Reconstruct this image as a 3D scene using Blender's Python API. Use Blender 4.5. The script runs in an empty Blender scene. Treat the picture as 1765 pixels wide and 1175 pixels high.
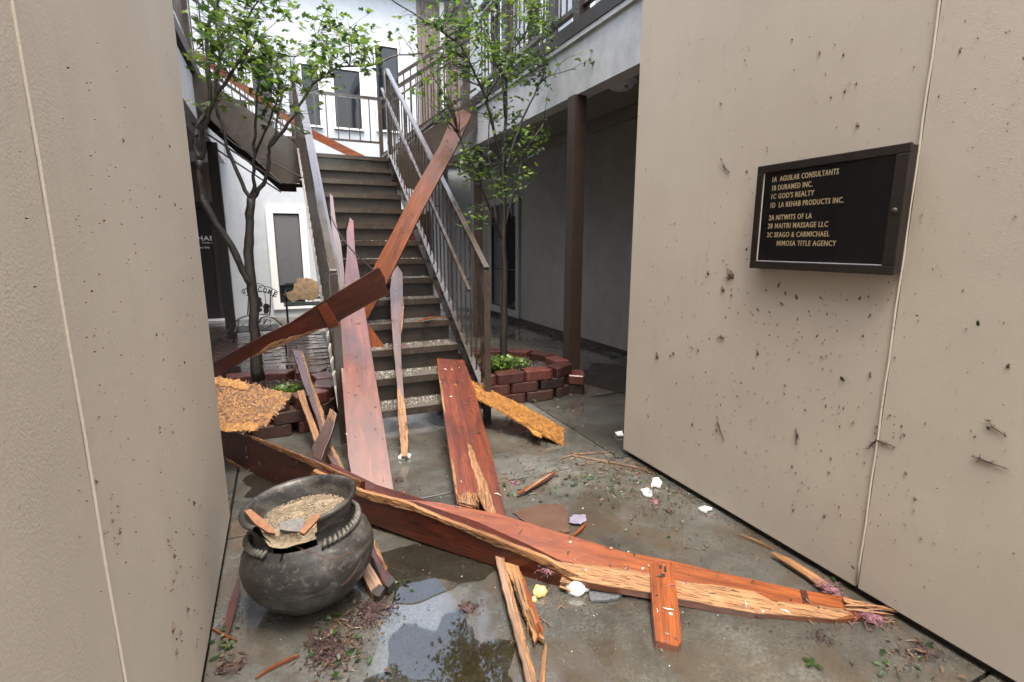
import bpy, bmesh, math, random
from mathutils import Vector, Matrix, noise
random.seed(7)
S = bpy.context.scene
COL = S.collection
R = math.radians

# ---------------------------------------------------------------- camera, sky, sun, exposure
PITCH, YAW, EYE, FPX = 10.813, 24.373, 1.5, 877.0
cam_d = bpy.data.cameras.new('camera'); cam = bpy.data.objects.new('camera', cam_d); COL.objects.link(cam)
cam_d.sensor_width = 36; cam_d.lens = FPX / 1765 * 36; cam_d.clip_start = .02; cam_d.clip_end = 300
cam.location = (0, 0, EYE); cam.rotation_euler = (R(90 - PITCH), 0, R(-YAW))
S.camera = cam
W = bpy.data.worlds.new('World'); S.world = W; W.use_nodes = True
wn = W.node_tree; wn.nodes.clear()
sky = wn.nodes.new('ShaderNodeTexSky'); sky.sky_type = 'NISHITA'; sky.sun_disc = False
SUN_EL, SUN_AZ = 74, 186        # degrees; azimuth clockwise from +Y
sky.sun_elevation = R(SUN_EL); sky.sun_rotation = R(SUN_AZ); sky.dust_density = 7; sky.air_density = 1.6
hs = wn.nodes.new('ShaderNodeHueSaturation'); hs.inputs['Saturation'].default_value = .85
bg = wn.nodes.new('ShaderNodeBackground'); bg.inputs['Strength'].default_value = .15
wo = wn.nodes.new('ShaderNodeOutputWorld')
wn.links.new(sky.outputs[0], hs.inputs['Color']); wn.links.new(hs.outputs[0], bg.inputs[0]); wn.links.new(bg.outputs[0], wo.inputs[0])
sl = bpy.data.lights.new('sun', 'SUN'); sl.energy = .9; sl.angle = R(30); sl.color = (1, .95, .88)
sun = bpy.data.objects.new('sun', sl); COL.objects.link(sun)
dsun = Vector((math.sin(R(SUN_AZ)) * math.cos(R(SUN_EL)), math.cos(R(SUN_AZ)) * math.cos(R(SUN_EL)), math.sin(R(SUN_EL))))
sun.rotation_euler = dsun.to_track_quat('Z', 'Y').to_euler(); sun.location = (0, -5, 12)
S.view_settings.view_transform = 'Standard'; S.view_settings.look = 'None'
S.view_settings.exposure = 2.28; S.view_settings.gamma = 1; S.view_settings.use_curve_mapping = False
S.render.engine = 'CYCLES'
S.cycles.max_bounces = 8; S.cycles.transparent_max_bounces = 16

# ---------------------------------------------------------------- measuring: a sight line of the survey picture met with a real plane
_p, _y = R(PITCH), R(YAW)
_F = Vector((math.sin(_y) * math.cos(_p), math.cos(_y) * math.cos(_p), -math.sin(_p)))
_R = Vector((math.cos(_y), -math.sin(_y), 0)); _U = _R.cross(_F); _C = Vector((0, 0, EYE))
def ray(u, v): return _F + _R * ((u - 882.5) / FPX) - _U * ((v - 587.5) / FPX)
def at(u, v, ax, val):
    d = ray(u, v); i = 'xyz'.index(ax); return _C + d * ((val - _C[i]) / d[i])
def atp(u, v, P, n):
    d = ray(u, v); return _C + d * ((P - _C).dot(n) / d.dot(n))

# ---------------------------------------------------------------- scene helpers
def tag(o, label=None, cat=None, group=None, kind=None):
    for k, v in (('label', label), ('category', cat), ('group', group), ('kind', kind)):
        if v: o[k] = v
    return o
def empty(name, loc, label=None, cat=None, group=None):
    o = bpy.data.objects.new(name, None); COL.objects.link(o); o.location = loc
    o.empty_display_size = .1
    return tag(o, label, cat, group)
def link(name, me, mat, parent=None, smooth=False):
    o = bpy.data.objects.new(name, me); COL.objects.link(o)
    if mat and not me.materials: me.materials.append(mat)
    if parent:
        o.parent = parent; o.matrix_parent_inverse = Matrix.Translation(-world_loc(parent))
    if smooth:
        for p in me.polygons: p.use_smooth = True
    return o
def world_loc(o):
    return o.location.copy() if o.parent is None else Vector((0, 0, 0))      # only things carry an offset
class MB:
    """collects shapes, links them as ONE mesh object"""
    def __init__(s): s.v = []; s.f = []; s.uv = {}
    def add(s, vs, fs):
        n = len(s.v); s.v += [tuple(v) for v in vs]; s.f += [tuple(i + n for i in f) for f in fs]; return s
    def box(s, a, b):
        x0, y0, z0 = a; x1, y1, z1 = b
        x0, x1 = min(x0, x1), max(x0, x1); y0, y1 = min(y0, y1), max(y0, y1); z0, z1 = min(z0, z1), max(z0, z1)
        vs = [(x0,y0,z0),(x1,y0,z0),(x1,y1,z0),(x0,y1,z0),(x0,y0,z1),(x1,y0,z1),(x1,y1,z1),(x0,y1,z1)]
        return s.add(vs, [(0,3,2,1),(4,5,6,7),(0,1,5,4),(1,2,6,5),(2,3,7,6),(3,0,4,7)])
    def bar(s, P, Q, w, h, up=(0, 0, 1)):
        P, Q = Vector(P), Vector(Q); d = (Q - P).normalized(); up = Vector(up)
        sd = d.cross(up).normalized() * (w / 2); u = sd.cross(d).normalized() * (h / 2)
        vs = [P - sd - u, P + sd - u, P + sd + u, P - sd + u, Q - sd - u, Q + sd - u, Q + sd + u, Q - sd + u]
        return s.add(vs, [(0,1,2,3),(7,6,5,4),(0,4,5,1),(1,5,6,2),(2,6,7,3),(3,7,4,0)])
    def tube(s, pts, rad, n=8, cap=True):
        pts = [Vector(p) for p in pts]
        rs = rad if isinstance(rad, (list, tuple)) else [rad] * len(pts)
        vs, fs = [], []; ref = Vector((.31, .17, .93))
        for i, p in enumerate(pts):
            d = (pts[min(i + 1, len(pts) - 1)] - pts[max(i - 1, 0)])
            if d.length < 1e-6: d = Vector((0, 0, 1))
            d.normalize(); a = d.cross(ref)
            if a.length < .05: a = d.cross(Vector((1, 0, 0)))
            a.normalize(); b = d.cross(a)
            for k in range(n):
                t = 2 * math.pi * k / n; vs.append(p + (a * math.cos(t) + b * math.sin(t)) * rs[i])
        for i in range(len(pts) - 1):
            for k in range(n):
                k2 = (k + 1) % n; fs.append((i*n+k, i*n+k2, (i+1)*n+k2, (i+1)*n+k))
        if cap: fs.append(tuple(range(n))[::-1]); fs.append(tuple((len(pts)-1)*n + k for k in range(n)))
        return s.add(vs, fs)
    def build(s, name, mat, parent=None, smooth=False, bevel=0):
        me = bpy.data.meshes.new(name); me.from_pydata(s.v, [], s.f); me.validate(); me.update()
        bm = bmesh.new(); bm.from_mesh(me); bmesh.ops.recalc_face_normals(bm, faces=bm.faces); bm.to_mesh(me); bm.free()
        o = link(name, me, mat, parent, smooth)
        if bevel:
            m = o.modifiers.new('bevel', 'BEVEL'); m.width = bevel; m.segments = 2; m.limit_method = 'ANGLE'
        return o
def box(name, a, b, mat, parent=None, bevel=0): return MB().box(a, b).build(name, mat, parent, bevel=bevel)

# ---------------------------------------------------------------- materials
MATS = {}
def ramp(nt, fac, stops):
    r = nt.nodes.new('ShaderNodeValToRGB'); e = r.color_ramp.elements
    while len(e) < len(stops): e.new(.5)
    for i, (p, c) in enumerate(stops): e[i].position = p; e[i].color = (*c, 1) if len(c) == 3 else c
    nt.links.new(fac, r.inputs[0]); return r.outputs[0]
def noise_(nt, vec, scale, detail=4, rough=.55, dist=0):
    n = nt.nodes.new('ShaderNodeTexNoise'); n.inputs['Scale'].default_value = scale; n.inputs['Detail'].default_value = detail
    n.inputs['Roughness'].default_value = rough; n.inputs['Distortion'].default_value = dist
    if vec is not None: nt.links.new(vec, n.inputs['Vector'])
    return n.outputs['Fac']
def mapping(nt, src, scale=(1,1,1), rot=(0,0,0)):
    m = nt.nodes.new('ShaderNodeMapping'); m.inputs['Scale'].default_value = scale; m.inputs['Rotation'].default_value = rot
    nt.links.new(src, m.inputs['Vector']); return m.outputs[0]
def mix(nt, f, a, b, mode='MIX'):
    m = nt.nodes.new('ShaderNodeMix'); m.data_type = 'RGBA'; m.blend_type = mode
    for s, v in ((m.inputs[0], f), (m.inputs[6], a), (m.inputs[7], b)):
        if isinstance(v, (int, float)): s.default_value = v
        elif isinstance(v, (tuple, list)): s.default_value = (*v, 1) if len(v) == 3 else v
        else: nt.links.new(v, s)
    return m.outputs[2]
def base(name, rough=.6, metal=0, spec=.5):
    m = bpy.data.materials.new(name); m.use_nodes = True; nt = m.node_tree
    b = nt.nodes['Principled BSDF']; b.inputs['Roughness'].default_value = rough
    b.inputs['Metallic'].default_value = metal; b.inputs['Specular IOR Level'].default_value = spec
    tc = nt.nodes.new('ShaderNodeTexCoord'); return m, nt, b, tc
def bump(nt, b, h, strength=.3, dist=.01):
    n = nt.nodes.new('ShaderNodeBump'); n.inputs['Strength'].default_value = strength; n.inputs['Distance'].default_value = dist
    nt.links.new(h, n.inputs['Height']); nt.links.new(n.outputs[0], b.inputs['Normal'])
def simple(name, c, c2=None, rough=.6, scale=20, metal=0, bmp=.15, spec=.5, coat=0, rlo=None, bdist=.003):
    if name in MATS: return MATS[name]
    m, nt, b, tc = base(name, rough, metal, spec); c2 = c2 or tuple(x * .7 for x in c)
    f = noise_(nt, tc.outputs['Object'], scale, 6, .65)
    nt.links.new(ramp(nt, f, [(.32, c2), (.62, c)]), b.inputs['Base Color'])
    if bmp: bump(nt, b, noise_(nt, tc.outputs['Object'], scale * 4, 4), bmp, bdist)
    if rlo is not None:
        nt.links.new(ramp(nt, noise_(nt, tc.outputs['Object'], scale * .6, 3), [(.35, (rlo,)*3), (.65, (rough,)*3)]), b.inputs['Roughness'])
    b.inputs['Coat Weight'].default_value = coat; b.inputs['Coat Roughness'].default_value = .12
    MATS[name] = m; return m
def wood(name, c_hi, c_lo, rough=.35, coat=.5, wet=True, knots=True, grain=1.0, spots=True):
    """grain runs along U of the board's own UV (metres)"""
    m, nt, b, tc = base(name, rough); uv = tc.outputs['UV']
    oi = nt.nodes.new('ShaderNodeObjectInfo')
    add = nt.nodes.new('ShaderNodeVectorMath'); add.operation = 'ADD'
    rs = nt.nodes.new('ShaderNodeVectorMath'); rs.operation = 'SCALE'; rs.inputs['Scale'].default_value = 37
    cmb = nt.nodes.new('ShaderNodeCombineXYZ'); nt.links.new(oi.outputs['Random'], cmb.inputs[0]); nt.links.new(oi.outputs['Random'], cmb.inputs[1])
    nt.links.new(cmb.outputs[0], rs.inputs[0]); nt.links.new(uv, add.inputs[0]); nt.links.new(rs.outputs[0], add.inputs[1])
    v = add.outputs[0]
    big = noise_(nt, mapping(nt, v, (1.2, 7, 1)), 1.6, 5, .6, .6)
    fine = noise_(nt, mapping(nt, v, (3, 90, 1)), 2.0, 5, .7, .3)
    c = ramp(nt, big, [(.3, c_lo), (.5, tuple((a + d) / 2 for a, d in zip(c_hi, c_lo))), (.7, c_hi)])
    c = mix(nt, .7 * grain if grain <= 1 else .8, c, ramp(nt, fine, [(.36, (.28, .22, .2)), (.58, (1.1, 1.1, 1.1))]), 'MULTIPLY')
    lines = noise_(nt, mapping(nt, v, (.5, 38, 1)), 1.5, 3, .6, .8)
    c = mix(nt, .5, c, ramp(nt, lines, [(.4, (.45, .38, .34)), (.55, (1, 1, 1))]), 'MULTIPLY')
    if knots:
        vo = nt.nodes.new('ShaderNodeTexVoronoi'); vo.inputs['Scale'].default_value = 1
        nt.links.new(mapping(nt, v, (2.6, 9, 1)), vo.inputs['Vector'])
        c = mix(nt, ramp(nt, vo.outputs['Distance'], [(.05, (.85,)*3), (.12, (0,)*3)]), c, tuple(x * .12 for x in c_lo))
    if spots:   # blotches where the stain has greyed
        g = noise_(nt, mapping(nt, v, (2.5, 6, 1)), 2.2, 4, .7)
        c = mix(nt, ramp(nt, g, [(.52, (0,)*3), (.75, (.6,)*3)]), c, tuple(x * .45 for x in c_lo))
    nt.links.new(c, b.inputs['Base Color'])
    bump(nt, b, fine, .55 if not wet else .3, .004 if not wet else .002)
    if wet:
        b.inputs['Coat Weight'].default_value = coat
        w = noise_(nt, mapping(nt, v, (2, 5, 1)), 3, 3)
        nt.links.new(ramp(nt, w, [(.35, (.06,)*3), (.65, (.3,)*3)]), b.inputs['Coat Roughness'])
    MATS[name] = m; return m
def stucco():
    m, nt, b, tc = base('stucco_paint', .75, 0, .3); o = tc.outputs['Object']
    big = noise_(nt, o, .9, 4, .6)
    c = ramp(nt, big, [(.3, (.385, .342, .283)), (.7, (.45, .405, .34))])
    streak = noise_(nt, mapping(nt, o, (9, 9, .5)), 1.5, 5, .7)
    c = mix(nt, ramp(nt, streak, [(.55, (0,)*3), (.85, (.10,)*3)]), c, (.20, .165, .125))
    # fine specks of mud
    sp = noise_(nt, mapping(nt, o, (1, 1, .6)), 55, 3, .5)
    gate = noise_(nt, o, 2.2, 3)
    mm = nt.nodes.new('ShaderNodeMath'); mm.operation = 'MULTIPLY'
    nt.links.new(ramp(nt, sp, [(.70, (0,)*3), (.74, (1,)*3)]), mm.inputs[0]); nt.links.new(ramp(nt, gate, [(.45, (0,)*3), (.65, (.8,)*3)]), mm.inputs[1])
    c = mix(nt, mm.outputs[0], c, (.10, .065, .04))
    smear = noise_(nt, mapping(nt, o, (3, 3, 1.2)), 2.6, 7, .75, .8)
    c = mix(nt, ramp(nt, smear, [(.62, (0,)*3), (.76, (.25,)*3)]), c, (.16, .125, .09))
    sz_ = nt.nodes.new('ShaderNodeSeparateXYZ'); nt.links.new(o, sz_.inputs[0]); wob = nt.nodes.new('ShaderNodeMath'); wob.operation = 'ADD'
    sc_ = nt.nodes.new('ShaderNodeMath'); sc_.operation = 'MULTIPLY'; sc_.inputs[1].default_value = -.45; nt.links.new(noise_(nt, o, 5, 5, .7), sc_.inputs[0])
    nt.links.new(sz_.outputs[2], wob.inputs[0]); nt.links.new(sc_.outputs[0], wob.inputs[1])
    c = mix(nt, ramp(nt, wob.outputs[0], [(0, (.06,)*3), (.3, (0,)*3)]), c, (.17, .14, .11))      # rain splash mud at the foot
    nt.links.new(c, b.inputs['Base Color'])
    vv = nt.nodes.new('ShaderNodeTexVoronoi'); vv.inputs['Scale'].default_value = 190; nt.links.new(o, vv.inputs['Vector'])
    ad = nt.nodes.new('ShaderNodeMath'); ad.operation = 'ADD'
    nt.links.new(vv.outputs['Distance'], ad.inputs[0]); nt.links.new(noise_(nt, o, 120, 5, .7), ad.inputs[1])
    lump_ = noise_(nt, o, 9, 3)
    a2 = nt.nodes.new('ShaderNodeMath'); a2.operation = 'MULTIPLY'; nt.links.new(ad.outputs[0], a2.inputs[0]); nt.links.new(ramp(nt, lump_, [(.35, (.45,)*3), (.65, (1.15,)*3)]), a2.inputs[1])
    bump(nt, b, a2.outputs[0], .17, .002)
    MATS['stucco'] = m; return m
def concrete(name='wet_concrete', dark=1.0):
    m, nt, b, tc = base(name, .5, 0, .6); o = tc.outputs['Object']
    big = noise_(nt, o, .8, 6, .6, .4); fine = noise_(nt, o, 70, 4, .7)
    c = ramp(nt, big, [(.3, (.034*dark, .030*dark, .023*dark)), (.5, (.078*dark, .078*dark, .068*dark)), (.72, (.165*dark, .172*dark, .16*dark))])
    c = mix(nt, .75, c, ramp(nt, fine, [(.32, (.45,)*3), (.66, (1.25,)*3)]), 'MULTIPLY')
    mid = noise_(nt, o, 9, 6, .7)
    c = mix(nt, .7, c, ramp(nt, mid, [(.35, (.55, .53, .50)), (.6, (1.1, 1.1, 1.1))]), 'MULTIPLY')
    grit = noise_(nt, o, 210, 2, .5)
    c = mix(nt, ramp(nt, grit, [(.68, (0,)*3), (.74, (.5,)*3)]), c, (.26*dark, .25*dark, .22*dark))
    # brown muddy stains
    mud = noise_(nt, mapping(nt, o, (1.3, 1.3, 1)), 1.7, 5, .65, 1)
    c = mix(nt, ramp(nt, mud, [(.48, (0,)*3), (.66, (.75,)*3)]), c, (.055*dark, .036*dark, .019*dark))
    brush = noise_(nt, mapping(nt, o, (6, 160, 1), (0, 0, R(4))), 1, 3)
    nt.links.new(c, b.inputs['Base Color'])
    wet = noise_(nt, o, 1.1, 4, .6, .5)
    nt.links.new(ramp(nt, wet, [(.36, (.09,)*3), (.5, (.3,)*3), (.66, (.6,)*3)]), b.inputs['Roughness'])
    nt.links.new(ramp(nt, wet, [(.42, (1,)*3), (.62, (.2,)*3)]), b.inputs['Coat Weight']); b.inputs['Coat Roughness'].default_value = .07; b.inputs['Coat IOR'].default_value = 1.8
    ad = nt.nodes.new('ShaderNodeMath'); ad.operation = 'ADD'
    nt.links.new(brush, ad.inputs[0]); nt.links.new(fine, ad.inputs[1])
    bump(nt, b, ad.outputs[0], .22, .002)
    MATS[name] = m; return m
def osb():
    m, nt, b, tc = base('oriented_strand_board', .6, 0, .3); uv = tc.outputs['UV']
    vs = nt.nodes.new('ShaderNodeTexVoronoi'); vs.inputs['Scale'].default_value = 1; nt.links.new(mapping(nt, uv, (40, 130, 1), (0, 0, .5)), vs.inputs['Vector'])
    v2 = nt.nodes.new('ShaderNodeTexVoronoi'); v2.inputs['Scale'].default_value = 1; nt.links.new(mapping(nt, uv, (110, 45, 1), (0, 0, .2)), v2.inputs['Vector'])
    c = ramp(nt, vs.outputs['Color'], [(.15, (.13, .05, .010)), (.5, (.30, .135, .028)), (.85, (.42, .225, .060))])
    c = mix(nt, .4, c, ramp(nt, v2.outputs['Color'], [(.1, (.16, .06, .012)), (.9, (.46, .26, .085))]))
    st = noise_(nt, uv, 14, 5, .7)
    c = mix(nt, ramp(nt, st, [(.55, (0,)*3), (.7, (.6,)*3)]), c, (.11, .04, .01))
    nt.links.new(c, b.inputs['Base Color']); ad = nt.nodes.new('ShaderNodeMath'); ad.operation = 'ADD'
    nt.links.new(vs.outputs['Distance'], ad.inputs[0]); nt.links.new(v2.outputs['Distance'], ad.inputs[1])
    bump(nt, b, ad.outputs[0], .25, .0012); MATS['osb'] = m; return m
def clay():
    m, nt, b, tc = base('blackened_clay', .5, 0, .4); o = tc.outputs['Object']
    c = ramp(nt, noise_(nt, mapping(nt, o, (1, 1, 2.5)), 6, 7, .7, .5), [(.3, (.012, .012, .012)), (.5, (.028, .027, .025)), (.72, (.105, .098, .088))])
    c = mix(nt, ramp(nt, noise_(nt, o, 35, 5, .7), [(.55, (0,)*3), (.7, (.55,)*3)]), c, (.17, .15, .13))
    gz_ = nt.nodes.new('ShaderNodeSeparateXYZ'); nt.links.new(o, gz_.inputs[0])
    gf = ramp(nt, gz_.outputs[2], [(.03, (.6,)*3), (.16, (0,)*3)])
    c = mix(nt, gf, c, (.02, .03, .018))        # algae round the foot
    nt.links.new(c, b.inputs['Base Color'])
    nt.links.new(ramp(nt, noise_(nt, o, 5, 4), [(.35, (.28,)*3), (.65, (.6,)*3)]), b.inputs['Roughness'])
    bump(nt, b, noise_(nt, o, 40, 6, .7), .35, .004); MATS['clay'] = m; return m
def glass(name='window_glass', tint=(.01, .012, .016), rough=.04):
    m, nt, b, tc = base(name, rough, 0, .5); b.inputs['Base Color'].default_value = (*tint, 1)
    b.inputs['Coat Weight'].default_value = .15; b.inputs['Coat Roughness'].default_value = .03
    bump(nt, b, noise_(nt, tc.outputs['Object'], 1.5, 2), .1, .02)
    MATS[name] = m; return m
def blinds():
    m, nt, b, tc = base('blind_slats_paint', .5); b.inputs['Base Color'].default_value = (.035, .038, .05, 1); MATS['blinds'] = m; return m
def water():
    m = bpy.data.materials.new('rain_water'); m.use_nodes = True; nt = m.node_tree; nt.nodes.clear()
    out = nt.nodes.new('ShaderNodeOutputMaterial'); mx = nt.nodes.new('ShaderNodeMixShader')
    tr = nt.nodes.new('ShaderNodeBsdfTransparent'); tr.inputs[0].default_value = (.62, .60, .56, 1)
    gl = nt.nodes.new('ShaderNodeBsdfGlossy'); gl.inputs['Roughness'].default_value = .015
    fr = nt.nodes.new('ShaderNodeFresnel'); fr.inputs['IOR'].default_value = 1.9
    tc = nt.nodes.new('ShaderNodeTexCoord')
    bp = nt.nodes.new('ShaderNodeBump'); bp.inputs['Strength'].default_value = .06; bp.inputs['Distance'].default_value = .003
    nt.links.new(noise_(nt, tc.outputs['Object'], 9, 2), bp.inputs['Height']); nt.links.new(bp.outputs[0], gl.inputs['Normal'])
    nt.links.new(fr.outputs[0], mx.inputs[0]); nt.links.new(tr.outputs[0], mx.inputs[1]); nt.links.new(gl.outputs[0], mx.inputs[2])
    nt.links.new(mx.outputs[0], out.inputs[0]); MATS['water'] = m; return m
def leafmat(name, c1, c2):
    m, nt, b, tc = base(name, .4, 0, .5)
    g = nt.nodes.new('ShaderNodeNewGeometry')
    nt.links.new(ramp(nt, g.outputs['Random Per Island'], [(0, c1), (.7, c2), (1, tuple(x * 1.35 for x in c2))]), b.inputs['Base Color'])
    ts = nt.nodes.new('ShaderNodeBsdfTranslucent'); mx = nt.nodes.new('ShaderNodeMixShader'); mx.inputs[0].default_value = .33
    ts.inputs[0].default_value = (*[min(1, x * 1.8) for x in c2], 1)
    out = nt.nodes['Material Output']; nt.links.new(b.outputs[0], mx.inputs[1]); nt.links.new(ts.outputs[0], mx.inputs[2]); nt.links.new(mx.outputs[0], out.inputs[0])
    MATS[name] = m; return m

M_st = stucco(); M_con = concrete(); M_con2 = concrete('dark_concrete', .62)  # second one is the same concrete in darker colours, for some side slabs
M_red = wood('redwood_stain', (.175, .035, .007), (.055, .010, .003), .4, .42)
M_org = wood('orange_cedar_stain', (.29, .078, .015), (.13, .029, .006), .4, .45)
M_drk = wood('dark_redwood_stain', (.085, .014, .004), (.026, .005, .002), .4, .35)
M_pur = wood('purple_brown_stain', (.085, .034, .028), (.040, .017, .014), .4, .45)
M_raw = wood('raw_split_wood', (.38, .205, .085), (.17, .075, .028), .6, 0, False, False, 1.2, False)
M_raw2 = wood('raw_grey_split_wood', (.30, .195, .13), (.15, .09, .055), .6, .1, True, False, 1.2, False)
M_osb = osb(); M_clay = clay(); M_gl = glass(); M_bl = blinds(); M_wat = water()
M_brn = simple('brown_metal_paint', (.050, .038, .030), (.032, .024, .019), .30, 8, 0, .08, .5, .6, .16)
M_ris = simple('riser_paint', (.040, .030, .023), (.020, .015, .012), .5, 7, 0, .2)
M_brd = simple('dark_brown_paint', (.030, .023, .018), (.02, .015, .012), .5, 12, 0, .1)
M_tread = simple('pebbled_tread', (.105, .095, .078), (.045, .038, .030), .5, 45, 0, .8, .5, 0, .25, .006)
M_wht = simple('white_stucco', (.46, .50, .54), (.41, .445, .48), .75, 6, 0, .2, .3)
M_trim = simple('white_trim_paint', (.76, .78, .79), (.70, .72, .73), .5, 5, 0, .05)
M_beam = simple('grey_white_beam_paint', (.47, .485, .495), (.35, .36, .37), .6, 5, 0, .25)
M_corr = simple('corridor_grey_paint', (.25, .24, .222), (.21, .20, .185), .7, 3, 0, .2, .3)
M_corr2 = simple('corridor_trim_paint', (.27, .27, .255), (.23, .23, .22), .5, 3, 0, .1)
M_soff = simple('soffit_paint', (.20, .18, .155), (.17, .15, .13), .7, 3, 0, .1)
M_brick = simple('red_retaining_block', (.105, .030, .024), (.036, .014, .012), .55, 14, 0, .5, .5, .25, .3, .006)
def vary(m, lo=.45, hi=1.5):
    nt = m.node_tree; b = nt.nodes['Principled BSDF']; src = b.inputs['Base Color'].links[0].from_socket; oi = nt.nodes.new('ShaderNodeObjectInfo')
    f = ramp(nt, oi.outputs['Random'], [(0, (lo, lo * .95, lo * 1.0)), (.5, (1, .9, .85)), (1, (hi, hi * .85, hi * .8))]); nt.links.new(mix(nt, 1, src, f, 'MULTIPLY'), b.inputs['Base Color'])
    tc = nt.nodes.new('ShaderNodeTexCoord'); g = noise_(nt, tc.outputs['Object'], 16, 6, .75); src = b.inputs['Base Color'].links[0].from_socket
    nt.links.new(mix(nt, ramp(nt, g, [(.5, (0,)*3), (.62, (.8,)*3)]), src, (.018, .017, .013)), b.inputs['Base Color'])
vary(M_brick)
M_moss = simple('mossy_block', (.060, .024, .02), (.013, .014, .009), .7, 9, 0, .6, .4, 0, None, .008)
vary(M_moss)
M_pav = simple('wet_brick_paver', (.075, .048, .042), (.03, .026, .026), .4, 9, 0, .4, .5, .3, .15, .004)
M_soil = simple('wet_soil', (.035, .026, .02), (.012, .009, .007), .8, 30, 0, 1, .3, 0, None, .02)
M_sand = simple('pale_grit', (.32, .26, .18), (.16, .125, .085), .85, 90, 0, .7, .2, 0, None, .004)
M_bark = simple('wet_dark_bark', (.034, .028, .021), (.010, .009, .007), .5, 30, 0, .8, .5, .2, .3, .01)
M_lf = leafmat('green_leaf', (.024, .066, .009), (.092, .150, .020)); M_lf2 = leafmat('dark_leaf', (.010, .030, .008), (.028, .062, .012))
M_pink = simple('pink_insulation', (.36, .19, .22), (.19, .09, .11), .9, 60, 0, 1, .1, 0, None, .01)
M_mauve = simple('wet_insulation', (.095, .055, .055), (.032, .021, .02), .4, 40, 0, 1, .4, 0, None, .01)
M_mud = simple('dried_mud_fleck', (.115, .072, .052), (.055, .033, .024), .8, 60, 0, .3)
M_foam = simple('white_foam', (.82, .82, .79), (.62, .61, .56), .7, 30, 0, .8, .3, 0, None, .01)
M_yfoam = simple('yellow_foam', (.78, .60, .25), (.58, .42, .14), .7, 30, 0, .8, .3, 0, None, .01)
M_shin = simple('asphalt_shingle', (.10, .11, .12), (.045, .05, .055), .7, 90, 0, .8)
M_card = simple('wet_brown_cardboard', (.10, .062, .046), (.07, .042, .031), .3, 6, 0, .1, .5, .4, .15)
M_blk = simple('black_iron', (.018, .020, .020), (.010, .011, .011), .4, 20, 0, .1)
M_cab = simple('black_cable', (.012, .012, .012), None, .4, 10, 0, 0)
M_brz = simple('bronze_frame_metal', (.026, .021, .017), (.017, .014, .012), .35, 14, .3, .1)
M_felt = simple('black_letter_felt', (.010, .010, .012), (.007, .007, .008), .7, 50, 0, .1)
M_let = simple('cream_letter_plastic', (.95, .80, .52), (.9, .74, .46), .5, 5, 0, 0)
M_wlet = simple('white_vinyl_letter', (.8, .8, .8), (.75, .75, .75), .5, 5, 0, 0)
M_dark = simple('interior_dark', (.012, .010, .012), None, .5, 5, 0, 0)
M_dred = simple('dark_red_door_paint', (.07, .012, .015), None, .4, 5, 0, 0)
M_caulk = simple('caulk', (.50, .44, .37), (.42, .36, .3), .5, 14, 0, .1)
M_lamp = simple('frosted_glass', (.55, .56, .62), (.5, .5, .55), .3, 4, 0, 0)
M_shard = simple('orange_clay_break', (.26, .11, .042), (.14, .06, .028), .7, 30, 0, .4)
M_sid = simple('brown_siding_paint', (.15, .12, .10), (.12, .095, .08), .6, 5, 0, .1)
M_green = simple('green_bench_slats', (.05, .08, .07), None, .5, 5, 0, 0)

# ---------------------------------------------------------------- the ground: slabs with recessed joints
earth = tag(box('ground', (-40, -40, -.4), (60, 60, -.045), M_soil), kind='structure')
pave = empty('concrete_pavement', (0, 0, 0)); pave['kind'] = 'structure'
xs = [-5.2, -2.9, -.36, 2.105, 3.3, 4.6]; ys = [-3.2, -.75, .72, 2.79, 4.62, 6.5, 8.6, 10.4, 12]
xs = [-3.4, -.36, 2.105, 4.6]
for i in range(len(xs) - 1):
    for j in range(len(ys) - 1):
        g = .006; t = random.uniform(-.002, .002)
        xa, xb = xs[i], xs[i+1]
        if ys[j+1] <= 2.8 and i == 1: xb = 2.3
        if ys[j+1] <= 2.8 and i == 2: xa = 2.3
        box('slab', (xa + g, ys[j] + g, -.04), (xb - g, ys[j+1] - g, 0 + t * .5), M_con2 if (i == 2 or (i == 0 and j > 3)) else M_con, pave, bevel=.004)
def blob(cx, cy, rx, ry, n=46, amp=.3, seed=0, z=.0035, rot=0):
    out = []
    for k in range(n):
        t = 2 * math.pi * k / n
        r = 1 + amp * (noise.noise(Vector((math.cos(t) * 1.6 + seed, math.sin(t) * 1.6, seed * 2.1))) * 1.6 + .35 * noise.noise(Vector((math.cos(t) * 6 + seed, math.sin(t) * 6, 3))))
        x, y = rx * r * math.cos(t), ry * r * math.sin(t); out.append((cx + x * math.cos(rot) - y * math.sin(rot), cy + x * math.sin(rot) + y * math.cos(rot), z))
    return out
def flat(name, pts, mat, **kw):
    me = bpy.data.meshes.new(name); me.from_pydata(pts, [], [tuple(range(len(pts)))]); me.update(); o = link(name, me, mat); return tag(o, **kw)
flat('puddle', blob(.40, 1.42, .26, .40, 120, .4, 2.3, rot=-.35), M_wat, kind='structure')
flat('puddle', blob(.62, 2.15, .36, .22, 60, .35, 5.1), M_wat, kind='structure')
flat('puddle', blob(-.05, 3.35, .25, .22, 60, .3, 3.7), M_wat, kind='structure')
flat('puddle', blob(-.4, 6.4, .5, .35, 60, .3, 6.2, z=.055), M_wat, kind='structure')
flat('puddle', blob(3.4, 4.6, .4, .7, 60, .3, 1.2), M_wat, kind='structure')

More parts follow.
